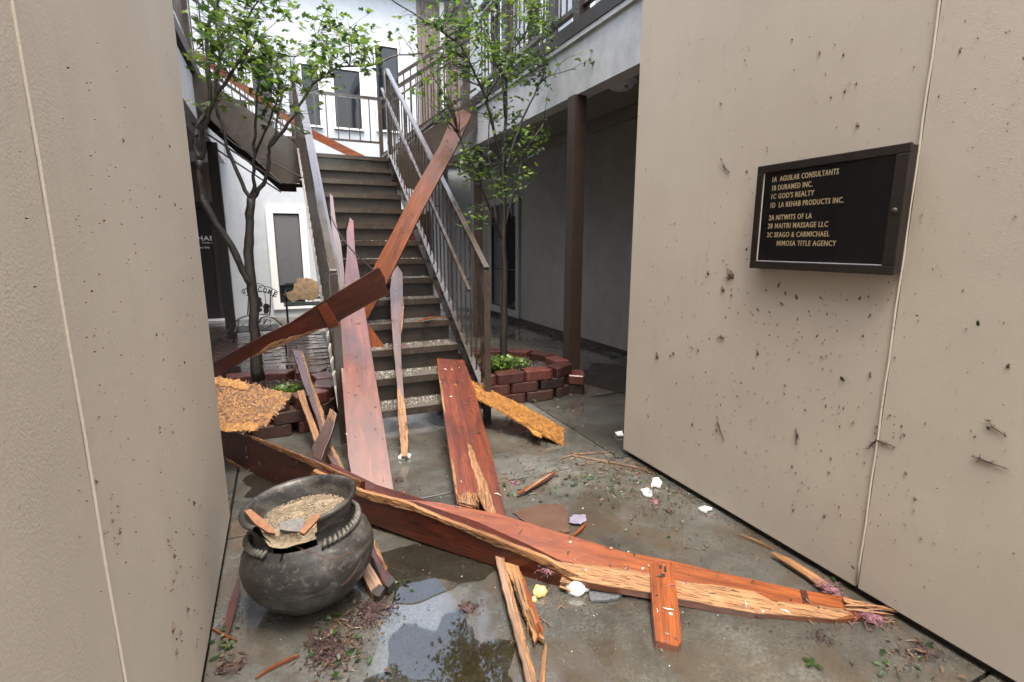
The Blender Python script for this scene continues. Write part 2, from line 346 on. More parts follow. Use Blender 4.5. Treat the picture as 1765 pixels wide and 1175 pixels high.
# brick patio behind the left planter
patio = empty('brick_patio', (0, 0, 0)); patio['kind'] = 'structure'
pm = {}
for kk in range(3):
    m = MB().box((-.098, -.048, 0), (.098, .048, .05)); o = m.build('brick', M_pav, patio, bevel=.005); pm[kk] = o.data; bpy.data.objects.remove(o)
row = 0; y = 5.0
while y < 9.2:
    x = -.78 - (.1 if row % 2 else 0)
    while x < .55:
        o = link('brick', pm[row % 3], None, patio); o.location = (x, y, random.uniform(-.008, .004))
        o.rotation_euler = (random.uniform(-.02, .02), random.uniform(-.02, .02), random.uniform(-.02, .02)); x += .203
    y += .104; row += 1

# ---------------------------------------------------------------- near right wing
WX = 2.178
rw = empty('right_wall', (WX, 0, 0), 'near beige stucco wall on the right that carries the black directory sign', 'wall')
ROOF = 5.6
def stucco_panel(y0, y1): return box('wall_panel', (WX, y0, .035), (WX + .16, y1, ROOF), M_st, rw)
stucco_panel(-4, 1.172); stucco_panel(1.184, 2.845)
box('end_panel', (WX + .16, 2.70, .035), (4.6, 2.845, ROOF), M_st, rw)
box('foundation', (WX + .03, -4, -.04), (4.6, 2.80, .033), M_brd, rw)
b = MB()
pts = [(WX - .002, 1.178, .05 + k * .1) for k in range(int((ROOF - .1) / .1))]
b.tube([(p[0], p[1] + .0015 * math.sin(i * 1.7), p[2]) for i, p in enumerate(pts)], 0.0045, 8); b.build('seam_trim', M_st, rw, True)
# ---------------------------------------------------------------- near left wall, far corner rounded
LX = -.353
lw = empty('left_wall', (LX, 0, 0), 'near beige stucco wall on the left edge, ending in a rounded corner behind the clay pot', 'wall')
prof = [(LX, 1.142)]
for k in range(9):
    t = k / 8 * math.pi / 2; prof.append((LX - .07 + .07 * math.cos(t), 2.985 + .07 * math.sin(t)))
prof += [(-1.6, 3.055), (-1.6, 2.9), (LX - .16, 2.9), (LX - .16, 1.142)]
def prism(name, poly, z0, z1, mat, parent, smooth=False, bevel=0):
    n = len(poly); vs = [(x, y, z0) for x, y in poly] + [(x, y, z1) for x, y in poly]
    fs = [tuple(range(n))[::-1], tuple(range(n, 2 * n))] + [(i, (i+1) % n, (i+1) % n + n, i + n) for i in range(n)]
    return MB().add(vs, fs).build(name, mat, parent, smooth, bevel)
prism('wall_panel', prof, .03, ROOF, M_st, lw)
box('wall_panel', (LX - .16, -4, .03), (LX, 1.13, ROOF), M_st, lw)
box('foundation', (LX - .14, -4, -.04), (LX - .02, 2.98, .028), M_brd, lw)
MB().tube([(LX + .001, 1.136 + .002 * math.sin(i * 1.3), .04 + i * .1) for i in range(int((ROOF - .1) / .1))], .0035, 8).build('seam_trim', M_st, lw, True)
p = at(392, 972, 'x', LX)
MB().tube([(LX, p.y, p.z), (LX + .03, p.y, p.z)], .011, 10).build('drain_stub', M_foam, lw, True)

# ---------------------------------------------------------------- directory sign on the right wall
c4 = [at(u, v, 'x', WX - .045) for u, v in ((1312, 287), (1579, 244), (1540, 476), (1293, 460))]
y1 = (c4[0].y + c4[3].y) / 2; y0 = (c4[1].y + c4[2].y) / 2; z1 = (c4[0].z + c4[1].z) / 2; z0 = (c4[2].z + c4[3].z) / 2
sg = empty('directory_sign', (WX, (y0 + y1) / 2, z0), 'black felt directory sign with cream letters in a bronze frame on the right wall', 'sign')
box('case', (WX - .043, y0 + .004, z0 + .004), (WX - .002, y1 - .004, z1 - .004), M_brz, sg, .003)
fw = .035
fm = [((y0, z0), (y1, z0 + fw)), ((y0, z1 - fw), (y1, z1)), ((y0, z0 + fw), (y0 + fw + .012, z1 - fw)), ((y1 - fw, z0 + fw), (y1, z1 - fw))]
for a, c in fm: box('frame_bar', (WX - .06, a[0], a[1]), (WX - .044, c[0], c[1]), M_brz, sg, .003)
fb = MB(); fb.box((WX - .0455, y0 + fw + .013, z0 + fw + .001), (WX - .0435, y1 - fw - .001, z1 - fw - .001))
z = z0 + fw + .004
while z < z1 - fw - .004: fb.box((WX - .0475, y0 + fw + .014, z), (WX - .0454, y1 - fw - .002, z + .0035)); z += .0062
fb.build('felt_board', M_felt, sg)
box('edge_bead', (WX - .056, y0 + fw + .013, z0 + fw + .001), (WX - .050, y1 - fw - .001, z0 + fw + .0035), M_lamp, sg)
box('edge_bead', (WX - .056, y1 - fw - .0035, z0 + fw + .004), (WX - .050, y1 - fw - .001, z1 - fw - .001), M_caulk, sg)
def pane_mat():
    m = bpy.data.materials.new('clear_pane'); m.use_nodes = True; nt = m.node_tree; nt.nodes.clear()
    out = nt.nodes.new('ShaderNodeOutputMaterial'); mx = nt.nodes.new('ShaderNodeMixShader'); tr = nt.nodes.new('ShaderNodeBsdfTransparent'); gl = nt.nodes.new('ShaderNodeBsdfGlossy'); gl.inputs['Roughness'].default_value = .02
    fr = nt.nodes.new('ShaderNodeFresnel'); fr.inputs['IOR'].default_value = 1.1
    nt.links.new(fr.outputs[0], mx.inputs[0]); nt.links.new(tr.outputs[0], mx.inputs[1]); nt.links.new(gl.outputs[0], mx.inputs[2]); nt.links.new(mx.outputs[0], out.inputs[0]); return m
box('glass_pane', (WX - .0520, y0 + fw + .013, z0 + fw + .005), (WX - .0512, y1 - fw - .004, z1 - fw - .001), pane_mat(), sg)
MB().tube([(WX - .064, y0 + .026, (z0 + z1) / 2), (WX - .058, y0 + .026, (z0 + z1) / 2)], .011, 14).build('lock', M_brd, sg, True)
def text(s, name, mat, parent, origin, xdir, zdir, width=None, size=.03, bold=.0, extrude=.001):
    c = bpy.data.curves.new(name, 'FONT'); c.body = s; c.size = size; c.extrude = extrude; c.offset = bold; c.space_character = 1.12; c.resolution_u = 2
    o = bpy.data.objects.new(name, c); COL.objects.link(o); bpy.context.view_layer.update()
    me = bpy.data.meshes.new_from_object(o.evaluated_get(bpy.context.evaluated_depsgraph_get())); bpy.data.objects.remove(o)
    xs_ = [v.co.x for v in me.vertices]; w = max(xs_) - min(xs_); sx = (width / w) if width else 1
    xd = Vector(xdir).normalized(); zd = Vector(zdir).normalized(); nd = xd.cross(zd)
    for v in me.vertices: v.co = Vector(origin) + xd * ((v.co.x - min(xs_)) * sx) + zd * v.co.y + nd * v.co.z
    return link(name, me, mat, parent)
K = 4.197
for s, a, c in (('1A  AGUILAR CONSULTANTS', (258, 390), (735, 338)), ('1B DURAMED INC.', (255, 453), (545, 427)), ("1C GOD'S REALTY", (250, 515), (557, 490)),
                ('1D  LA REHAB PRODUCTS INC.', (244, 577), (772, 543)), ('2A NITWITS OF LA', (232, 668), (540, 657)), ('2B MAITRI MASSAGE LLC', (224, 727), (657, 718)),
                ('2C SEAGO & CARMICHAEL', (218, 790), (668, 788)), ('MIMOSA TITLE AGENCY', (287, 852), (715, 856))):
    A = at(1270 + a[0] / K, 220 + a[1] / K, 'x', WX - .049); B = at(1270 + c[0] / K, 220 + c[1] / K, 'x', WX - .049)
    text(s, 'lettering', M_let, sg, (WX - .049, A.y, (A.z + B.z) / 2), (0, -1, 0), (0, 0, 1), abs(A.y - B.y), .0330, .0002)

# ---------------------------------------------------------------- windows
def window(parent, plane, pos, a0, a1, z0, z1, trim=.1, side=1, blind=False, mull=False, nosill=False):
    """plane 'y': wall faces -Y at y=pos ; plane 'x': wall faces -X at x=pos"""
    def bx(name, a, c, zz0, zz1, d0, d1, mat, par):
        if plane == 'y': return box(name, (a, pos - d1, zz0), (c, pos - d0, zz1), mat, par)
        return box(name, (pos - d1, a, zz0), (pos - d0, c, zz1), mat, par)
    w = bx('window', a0, a1, z0, z1, .004, .012, M_gl, parent)
    t = trim
    if t:
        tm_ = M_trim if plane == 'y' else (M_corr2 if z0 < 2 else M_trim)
        for q in ((a0 - t, a0, z0 - t, z1 + t), (a1, a1 + t, z0 - t, z1 + t), (a0, a1, z0 - t, z0), (a0, a1, z1, z1 + t)):
            bx('frame', q[0], q[1], q[2], q[3], .003, .045, tm_, w)
    f = .018
    for q in ((a0, a0 + f, z0, z1), (a1 - f, a1, z0, z1), (a0 + f, a1 - f, z0, z0 + f), (a0 + f, a1 - f, z1 - f, z1)):
        bx('sash', q[0], q[1], q[2], q[3], .0125, .03, M_brd, w)
    if mull: bx('sash', a0 + f, a1 - f, (z0*.62 + z1*.38) - .012, (z0*.62 + z1*.38) + .012, .0125, .028, M_brd, w)
    if blind:
        m = MB(); z = z1 - .03; zb = z0 + (z1 - z0) * .2
        while z > zb:
            P = (pos - .0155)
            if plane == 'y': m.add([(a0 + f, P + .002, z + .011), (a1 - f, P + .002, z + .011), (a1 - f, P - .003, z), (a0 + f, P - .003, z)], [(0, 1, 2, 3)])
            z -= .0165
        m.build('blind', M_bl, w)
    return w

# ---------------------------------------------------------------- back building (facade faces the camera)
FY = 11.5
bb = empty('back_building', (1, FY, 0), 'white stucco two storey building closing the courtyard behind the staircase', 'building')
box('wall', (-.98, FY, .0), (3.02, FY + .3, 6.6), M_wht, bb)
box('wall', (3.02, FY + .03, .0), (4.6, FY + .3, 6.6), M_wht, bb)
for k in range(14):
    x = 3.02 + k * .085; box('siding_board', (x, FY - .012, 3.2), (x + .078, FY + .028, 6.5), M_sid, bb)
box('roof_fascia', (-3.4, FY - .25, 6.6), (4.6, FY + .4, 6.75), M_brd, bb)
g0 = at(470, 367, 'y', FY); g1 = at(525, 520, 'y', FY)
window(bb, 'y', FY, g0.x, g1.x + .02, g1.z, g0.z, .13, blind=True)
def fw_(u0, v0, u1, v1, **k):
    a = at(u0, v0, 'y', FY); c = at(u1, v1, 'y', FY); return window(bb, 'y', FY, a.x, c.x, c.z, a.z, .035, **k)
fw_(573, 118, 624, 223); 
w_ = fw_(645, 78, 690, 227)
fw_(518, 110, 553, 217); fw_(432, 104, 470, 206)
a = at(760, 0, 'y', FY); box('downpipe', (a.x - .06, FY - .08, 0.1), (a.x + .04, FY - .014, 6.5), M_beam, bb)
# the glass door on the left
da = at(300, 400, 'y', FY); dz = at(385, 400, 'y', FY)
box('door', (-2.1, FY - .03, .06), (-1.13, FY - .01, 2.18), M_dark, bb)
box('door_frame', (-1.13, FY - .06, .02), (-1.05, FY - .005, 2.28), M_brd, bb)
box('door_frame', (-2.18, FY - .06, 2.18), (-1.13, FY - .005, 2.28), M_brd, bb)
box('doorstep', (-2.2, FY - .4, .0), (-.98, FY - .065, .055), M_beam, bb)
box('transom', (-2.2, FY - .02, 2.28), (-1.0, FY, 3.0), M_sid, bb)
t0 = at(340, 414, 'y', FY - .035); t1 = at(369, 413, 'y', FY - .035)
text('REHAB', 'lettering', M_wlet, bb, (t1.x - .43, FY - .035, t0.z), (1, 0, 0), (0, 0, 1), .43, .12, .003)
text('Products, Inc.', 'lettering', M_wlet, bb, (t1.x - .2, FY - .035, t0.z - .055), (1, 0, 0), (0, 0, 1), .2, .04, .001)
text('Entrance Only', 'lettering', M_wlet, bb, (t1.x - .35, FY - .035, t0.z - .15), (1, 0, 0), (0, 0, 1), .26, .055, .001)
box('wall', (-3.4, FY + .0, .0), (-.985, FY + .3, 6.6), M_wht, bb)
# dark doors behind the stairs
box('door', (1.9, FY - .03, .08), (3.1, FY - .012, 2.15), M_dark, bb)
for x in (2.0, 2.52): box('door_panel', (x, FY - .05, .3), (x + .38, FY - .031, 1.9), M_dred, bb)
box('door_frame', (1.82, FY - .06, .02), (1.9, FY - .008, 2.22), M_trim, bb); box('door_frame', (3.1, FY - .06, .02), (3.18, FY - .008, 2.22), M_brd, bb)
a = at(822, 440, 'y', FY); box('wall_box', (a.x - .12, FY - .1, a.z - .15), (a.x + .12, FY, a.z + .2), M_trim, bb)

# ---------------------------------------------------------------- right building behind its walkway
RX = 4.15
rb = empty('right_building', (RX, 7, 0), 'grey painted building along the covered walkway on the right, white upper storey', 'building')
box('wall', (RX, 2.85, .09), (RX + .3, FY - .06, 3.2), M_corr, rb)
box('foundation', (RX + .03, 2.85, -.04), (RX + .28, FY - .06, .088), M_brd, rb)
box('wall', (RX, -1, 3.21), (RX + .3, FY - .06, 7.0), M_wht, rb)
box('batten', (RX - .06, 2.85, 3.02), (RX - .002, FY - .07, 3.16), M_soff, rb)
wA = at(893, 345, 'x', RX); wB = at(862, 530, 'x', RX)
window(rb, 'x', RX, at(892, 450, 'x', RX).y, at(850, 450, 'x', RX).y, .22, 2.27, .13, mull=True)
for y in (3.6, 5.6, 6.5, 8.0, 9.6): window(rb, 'x', RX, y, y + .42, 4.1, 6.1, .06)
for y in (4.95, 7.45): box('upper_door', (RX - .03, y, 3.64), (RX - .004, y + .35, 6.0), M_brd, rb)
# walkway above: beam, deck, columns, railing
bc = empty('balcony', (2.9, 6, 3), 'right hand balcony with grey white beam, brown posts and railing over the walkway', 'balcony')
BY0, BY1 = 2.86, 8.9
box('beam', (2.83, BY0, 2.96), (3.0, FY - .3, 3.45), M_beam, bc)
box('soffit', (3.003, BY0, 3.17), (RX - .063, FY - .07, 3.2), M_soff, bc)
box('deck', (2.79, BY0, 3.50), (RX - .003, BY1 + 2, 3.63), M_brd, bc)
box('drip_edge', (2.80, BY0, 3.452), (2.84, FY - .3, 3.498), M_beam, bc)
for y in (2.95, 4.68, 6.45, 8.1): box('post', (2.80, y - .06, 3.633), (2.92, y + .06, 6.6), M_brn, bc, .004)
for (y0_, y1_) in ((3.013, 4.617), (4.743, 6.387), (6.513, 7.40)):
    for (zz, n_) in ((3.74, 'bottom_rail'), (4.60, 'middle_rail'), (4.72, 'top_rail')):
        box(n_, (2.83, y0_, zz), (2.89, y1_, zz + .045), M_brn, bc)
    y = y0_ + .1
    while y < y1_ - .03: box('baluster', (2.853, y - .008, 3.786), (2.869, y + .008, 4.598), M_brn, bc); y += .125
box('upper_beam', (2.78, BY0, 6.6), (2.95, BY1, 6.9), M_brn, bc)
for (x, y) in ((2.87, 4.74), (2.9, 7.75)):
    c = empty('walkway_column', (x, y, 0), 'brown square column at the corner of the right block planter' if y < 6 else 'brown square column behind the right hand tree trunk', 'column', 'columns under the right balcony')
    box('shaft', (x - .07, y - .07, -.0), (x + .07, y + .07, 2.958), simple('brown_column_paint', (.045, .029, .021), (.032, .02, .015), .5, 10, 0, .1), c, .004)
cl = empty('ceiling_light', (3.38, 4.72, 3.1), 'white round ceiling light under the walkway soffit', 'lamp')
m = MB(); ring = []
for i in range(8):
    t = i / 7 * math.pi / 2; ring.append((.15 * math.cos(t) + .001, .08 * math.sin(t)))
def lathe(c, prof, n=32):
    m = MB(); vs = [(c[0] + r * math.cos(2*math.pi*k/n), c[1] + r * math.sin(2*math.pi*k/n), c[2] + z) for r, z in prof for k in range(n)]
    fs = [(i*n+k, i*n+(k+1) % n, (i+1)*n+(k+1) % n, (i+1)*n+k) for i in range(len(prof)-1) for k in range(n)]; return m.add(vs, fs)
lathe((3.38, 4.72, 3.145), [(r, -z) for r, z in ring]).build('globe', M_lamp, cl, True)
lathe((3.38, 4.72, 3.145), [(.001, 0), (.165, 0), (.165, .024), (.001, .024)]).build('base', M_trim, cl)

# ---------------------------------------------------------------- left building across the planter
lb = empty('left_building', (-.9, 7, 0), 'left hand building of white beam and brown upper storey over a covered walk', 'building')
box('beam', (-.92, 3.3, 2.96), (-.76, FY - .3, 3.45), M_beam, lb)
box('soffit', (-2.6, 3.3, 3.17), (-.923, FY - .07, 3.2), M_soff, lb)
box('deck', (-2.6, 3.3, 3.50), (-.72, FY - .07, 3.63), M_brd, lb)
box('wall', (-2.9, 3.1, 0), (-2.6, FY - .3, 7), M_corr, lb)
for y in (3.9, 5.6, 7.42): box('post', (-.85, y - .06, 3.633), (-.73, y + .06, 6.6), M_brn, lb)
box('upper_beam', (-.87, 3.3, 6.6), (-.72, FY, 6.9), M_brn, lb)
for (ya, yb) in ((3.3, 5.53), (5.67, 7.35)):
    for zz in (3.74, 4.72): box('rail', (-.82, ya, zz), (-.76, yb, zz + .045), M_brn, lb)
    y = ya + .1
    while y < yb - .03: box('baluster', (-.798, y - .008, 3.786), (-.782, y + .008, 4.718), M_brn, lb); y += .125
c = empty('walkway_column', (-.76, 9.0, 0), 'dark square column beside the glass door at the left', 'column', 'columns under the left balcony')
box('shaft', (-.83, 8.93, 0), (-.69, 9.07, 2.958), M_brd, c, .004)

# ---------------------------------------------------------------- the staircase
RI, TR, Y1, N = .1912, .2734, 3.926, 14
XL, XR = .35, 1.53
LZ = N * RI; LY0 = Y1 + (N - 1) * TR; LY1 = LY0 + 1.2
st = empty('staircase', (.94, Y1, 0), 'brown steel staircase rising to a landing and splitting left and right', 'staircase')
tm = MB().box((XL + .045, 0, -.045), (XR - .045, TR + .02, 0)); to = tm.build('tread', M_tread, st, bevel=.004); tme = to.data; bpy.data.objects.remove(to)
nm = MB().box((XL + .046, -.012, -.052), (XR - .046, -.001, .003)); no = nm.build('nosing', M_brn, st); nme = no.data; bpy.data.objects.remove(no)
for k in range(1, N):
    t = link('tread', tme, None, st); t.location = (0, Y1 + (k-1) * TR + .012, k * RI)
    m_ = t.modifiers.new('bevel', 'BEVEL'); m_.width = .004
    q = link('nosing', nme, None, t); q.parent = t; q.matrix_parent_inverse = Matrix(); q.location = (0, 0, 0)
    if k >= 2:
        yy = Y1 + (k-1) * TR + .02; box('riser', (XL + .05, yy + .012, (k-1) * RI + .001), (XR - .05, yy + .03, k * RI - .047), M_ris, st)
def nz(y): return RI * (1 + (y - Y1) / TR)
box('riser', (XL + .05, LY0 + .03, (N-1) * RI + .001), (XR - .05, LY0 + .05, LZ - .055), M_brn, st)
box('landing', (XL - .02, LY0, LZ - .05), (XR + .02, LY1, LZ), M_brn, st)
box('landing_beam', (XL - .02, LY0 + .06, LZ - .34), (XR + .02, LY0 + .12, LZ - .052), M_brn, st)
box('landing_beam', (XL - .02, LY1 - .08, LZ - .34), (XR + .02, LY1 - .02, LZ - .052), M_brn, st)
for x in (XL + .35, XR - .35):
    for y in (LY0 + .2, LY1 - .15): box('landing_post', (x - .05, y - .05, 0), (x + .05, y + .05, LZ - .345), M_brd, st)
for sx in (XL, XR):
    # stringer: web plate plus flanges
    ya, yb = Y1 - .05, LY0 + .06
    m = MB(); s = -1 if sx == XL else 1
    def P(y, dz, x): return (x, y, max(0.0, nz(y) + dz))
    xw0, xw1 = sx - s * .0 - .004, sx + .004
    vs = [P(ya, .05, xw0), P(yb, .05, xw0), P(yb, -.24, xw0), (xw0, ya, 0)]
    vs2 = [(xw1, v[1], v[2]) for v in vs]
    m.add(vs + vs2, [(0,1,2,3),(7,6,5,4),(0,4,5,1),(1,5,6,2),(2,6,7,3),(3,7,4,0)]); web = m.build('stringer', M_brn, st)
    m = MB(); m.bar((sx, ya, nz(ya) + .054), (sx, yb, nz(yb) + .054), .055, .008, (0, 0, 1)); m.build('flange', M_brn, web)
    # newel post and railing
    y_p = Y1 - .03
    box('newel_post', (sx - .028, y_p - .028, 0), (sx + .028, y_p + .028, nz(y_p) + 1.12), M_brn, st, .003)
    m = MB(); m.bar((sx, y_p - .02, nz(y_p - .02) + 1.145), (sx, LY0 - .02, nz(LY0) + 1.13), .048, .034); tr_ = m.build('top_rail', M_brn, st, bevel=.003)
    box('upper_post', (sx - .03, LY0 - .03, LZ - .3), (sx + .03, LY0 + .03, LZ + 1.125), M_brn, st)
    hx = sx - s * .075
    m = MB(); m.bar((hx, y_p + .2, nz(y_p + .2) + .80), (hx, LY0 + .02, nz(LY0 + .02) + .88), .028, .028); hr = m.build('handrail', M_brn, st)
    for yy in (y_p + .35, y_p + 1.3, y_p + 2.3, LY0 - .2):
        zc = nz(yy) + .80 + .08 * (yy - y_p) / (LY0 - y_p) - .03
        m = MB(); m.bar((sx, yy, zc), (hx, yy, zc), .014, .014); m.build('rail_bracket', M_brn, hr)
    y = y_p + .12
    while y < LY0 - .05:
        m = MB(); m.bar((sx, y, nz(y) + .058), (sx, y, nz(y) + 1.13), .0125, .0125, (0, 1, 0)); m.build('baluster', M_brn, st); y += .128
def straight_rail(P, Q, h, parent, gap=.12, mid=None, bottom=.1):
    P, Q = Vector(P), Vector(Q); up = Vector((0, 0, 1)); L = (Q - P).length
    m = MB(); m.bar(P + up * h, Q + up * h, .05, .04); m.build('top_rail', M_brn, parent)
    if bottom: m = MB(); m.bar(P + up * bottom, Q + up * bottom, .03, .03); m.build('bottom_rail', M_brn, parent)
    if mid: m = MB(); m.bar(P + up * mid, Q + up * mid, .03, .03); m.build('handrail', M_brn, parent)
    n = max(2, int(L / gap))
    for k in range(1, n):
        q = P.lerp(Q, k / n); m = MB(); m.bar(q + up * (bottom or 0), q + up * (h - .02), .015, .015, (0, 1, 0)); m.build('baluster', M_brn, parent)
# back rail of the landing
straight_rail((XL, LY1 - .03, LZ), (XR + .1, LY1 - .03, LZ), 1.05, st, .155, bottom=.4)
for x in (XL, XR + .1): box('landing_post', (x - .03, LY1 - .06, LZ + .001), (x + .03, LY1, LZ + 1.03), M_brn, st)
# side flights
for s in (-1, 1):
    x0 = XR + .08 if s > 0 else XL - .02
    def X(d): return x0 + s * d
    for k in range(1, 5):
        box('tread', (X((k-1) * TR), LY0 + .05, LZ + k * RI - .04), (X(k * TR + .02), LY1 - .05, LZ + k * RI), M_tread, st)
        box('riser', (X((k-1) * TR + .03), LY0 + .05, LZ + (k-1) * RI + .001), (X((k-1) * TR + .042), LY1 - .05, LZ + k * RI - .042), M_brn, st)
    for yy in (LY0 - .005, LY1 + .005):
        sl_ = RI / TR; e = 1.15 if s < 0 else 1.2
        pts = [(X(-.0), LZ + .02), (X(.05), LZ + .12), (X(e), LZ + .12 + (e - .05) * sl_), (X(e), LZ - .28 + (e - .05) * sl_), (X(.22), LZ - .4), (X(-.0), LZ - .4)]
        vs = [(x, yy - .03, z) for x, z in pts] + [(x, yy + .03, z) for x, z in pts]; n = 6
        fs = [tuple(range(n)), tuple(range(n, 2*n))[::-1]] + [(i, (i+1) % n + 0, (i+1) % n + n, i + n) for i in range(n)]
        so = MB().add(vs, fs).build('stringer', M_brn, st)
        m = MB(); m.bar((X(.22), yy + .02, LZ - .41), (X(e), yy + .02, LZ - .41 + (e - .22) * sl_), .13, .012); m.build('flange', M_brd, so)
        straight_rail((X(.05), yy, LZ + .12), (X(e), yy, LZ + .12 + (e - .05) * sl_), .95, st, .115, .82, .12)

# ---------------------------------------------------------------- planters of retaining blocks
def blockmesh(kind):
    w, d, h = .29, .17, .098
    m = MB(); n = 7; pts = []
    pts = [(-w/2 + .03, -d/2), (w/2 - .03, -d/2), (w/2, -d/2 + .02), (w/2 - .035, d/2), (-w/2 + .035, d/2), (-w/2, -d/2 + .02)]
    k = len(pts); vs = [(x, y, 0) for x, y in pts] + [(x, y, h) for x, y in pts]
    m.add(vs, [tuple(range(k))[::-1], tuple(range(k, 2*k))] + [(i, (i+1) % k, (i+1) % k + k, i + k) for i in range(k)])
    o = m.build('block', M_brick if kind else M_moss, None); me = o.data; bpy.data.objects.remove(o); return me
BM = [blockmesh(0), blockmesh(1)]
def planter(name, label, path, courses, closed=False):
    root = empty(name, (path[0][0], path[0][1], 0), label, 'planter')
    for c in range(courses):
        off = .145 * (c % 2); pts = [Vector((*p, 0)) for p in path]
        # walk along the path
        segs = [(pts[i], pts[i+1]) for i in range(len(pts)-1)]; total = sum((b_-a_).length for a_, b_ in segs); s = off
        while s < total:
            acc = 0
            for a_, b_ in segs:
                L = (b_-a_).length
                if acc + L >= s: break
                acc += L
            q = a_.lerp(b_, (s-acc)/L); d = (b_-a_).normalized()
            # smooth heading
            ang = math.atan2(d.y, d.x) + random.uniform(-.05, .05)
            o = link('block', BM[1 if (c >= courses-1 or random.random() < .28) else 0], None, root)
            out = Vector((d.y, -d.x, 0)) * (.012 * (courses - 1 - c) + random.uniform(-.008, .012))
            o.location = q + out + Vector((0, 0, c * .101)); o.rotation_euler = (random.uniform(-.01, .01), random.uniform(-.01, .01), ang)
            mm = o.modifiers.new('bevel', 'BEVEL'); mm.width = .009; mm.segments = 2
            s += .298
    return root
def arc(cx, cy, r, a0, a1, n): return [(cx + r*math.cos(R(a0+(a1-a0)*k/n)), cy + r*math.sin(R(a0+(a1-a0)*k/n))) for k in range(n+1)]
pathR = [(1.62, 4.33), (2.32, 4.31)] + arc(2.34, 4.60, .28, -90, 0, 5) + arc(2.02, 4.75, .60, 5, 100, 8) + [(1.62, 5.42)]
pR = planter('block_planter', 'curved red block planter right of the stairs holding the right hand tree', pathR, 3)
o = link('block', BM[1], None, pR); o.location = (2.70, 4.36, .101); o.rotation_euler = (0, 0, 1.1)
o2 = link('block', BM[0], None, pR); o2.location = (2.69, 4.38, 0); o2.rotation_euler = (0, 0, 1.2)
mm = o.modifiers.new('bevel', 'BEVEL'); mm.width = .01
pathL = [(-.66, 4.62), (-.2, 4.33)] + arc(-.02, 4.62, .30, -90, 0, 5)[0:] + [(.29, 4.9), (.25, 5.15), (-.1, 5.25), (-.45, 5.25), (-.75, 5.2)]
pL = planter('block_planter', 'low red block planter left of the stairs behind the yellow strand board', pathL, 3)
def soil(parent, cx, cy, rx, ry, z):
    m = MB(); n = 22; vs = []; fs = []
    for i in range(n+1):
        for j in range(n+1):
            x = (i/n*2-1); y = (j/n*2-1); l = max(abs(x), abs(y), 1e-6); q = math.hypot(x, y) or 1e-6; k = l / q
            X_, Y_ = cx + rx*x*k, cy + ry*y*k
            vs.append((X_, Y_, z + .03*noise.noise(Vector((X_*6, Y_*6, 1))) + .02 * noise.noise(Vector((X_*22, Y_*22, 1)))))
    for i in range(n):
        for j in range(n): a_ = i*(n+1)+j; fs.append((a_, a_+n+1, a_+n+2, a_+1))
    m.add(vs, fs); o = m.build('soil', M_soil, parent, True); return o
soil(pR, 1.98, 4.82, .62, .50, .225); soil(pL, -.2, 4.78, .47, .42, .225)

# ---------------------------------------------------------------- leaves and trees
def leaf(m, p, size, up=None, lobes=5):
    """small palmate leaf, cupped"""
    ax = Vector((random.gauss(0, 1), random.gauss(0, 1), random.gauss(0, 1))).normalized()
    q = ax.to_track_quat('X', 'Z'); nrm = Vector((random.gauss(0, .5), random.gauss(0, .5), 1)).normalized() if up is None else Vector(up)
    a = ax - nrm * ax.dot(nrm)
    if a.length < .1: a = Vector((1, 0, 0))
    a.normalize(); b_ = nrm.cross(a)
    tips = [(0, 0), (.25, -.42), (.48, -.16), (.95, -.34), (.74, -.1), (1.15, 0), (.74, .1), (.95, .34), (.48, .16), (.25, .42)]
    droop = random.uniform(.05, .3)
    vs = [p + a*(x*size) + b_*(y*size) - nrm*(droop*size*(x*x + y*y)) for x, y in tips]
    m.add(vs, [(0,1,2),(0,2,8),(0,8,9),(2,3,4),(2,4,8),(4,6,8),(4,5,6),(8,6,7)])
def simple_leaf(m, p, size, nrm, ang):
    nrm = Vector(nrm).normalized(); a = nrm.orthogonal().normalized(); a = Matrix.Rotation(ang, 3, nrm) @ a; b_ = nrm.cross(a)
    pts = [(0, 0), (.35, -.22), (.7, -.17), (1, 0), (.7, .17), (.35, .22)]
    m.add([p + a*(x*size) + b_*(y*size) + nrm*(.12*size*(1-abs(y)*2)*x*(1-x)*4) for x, y in pts], [(0,1,2),(0,2,4),(0,4,5),(2,3,4)])
THIN = {11: .54, 23: .85}
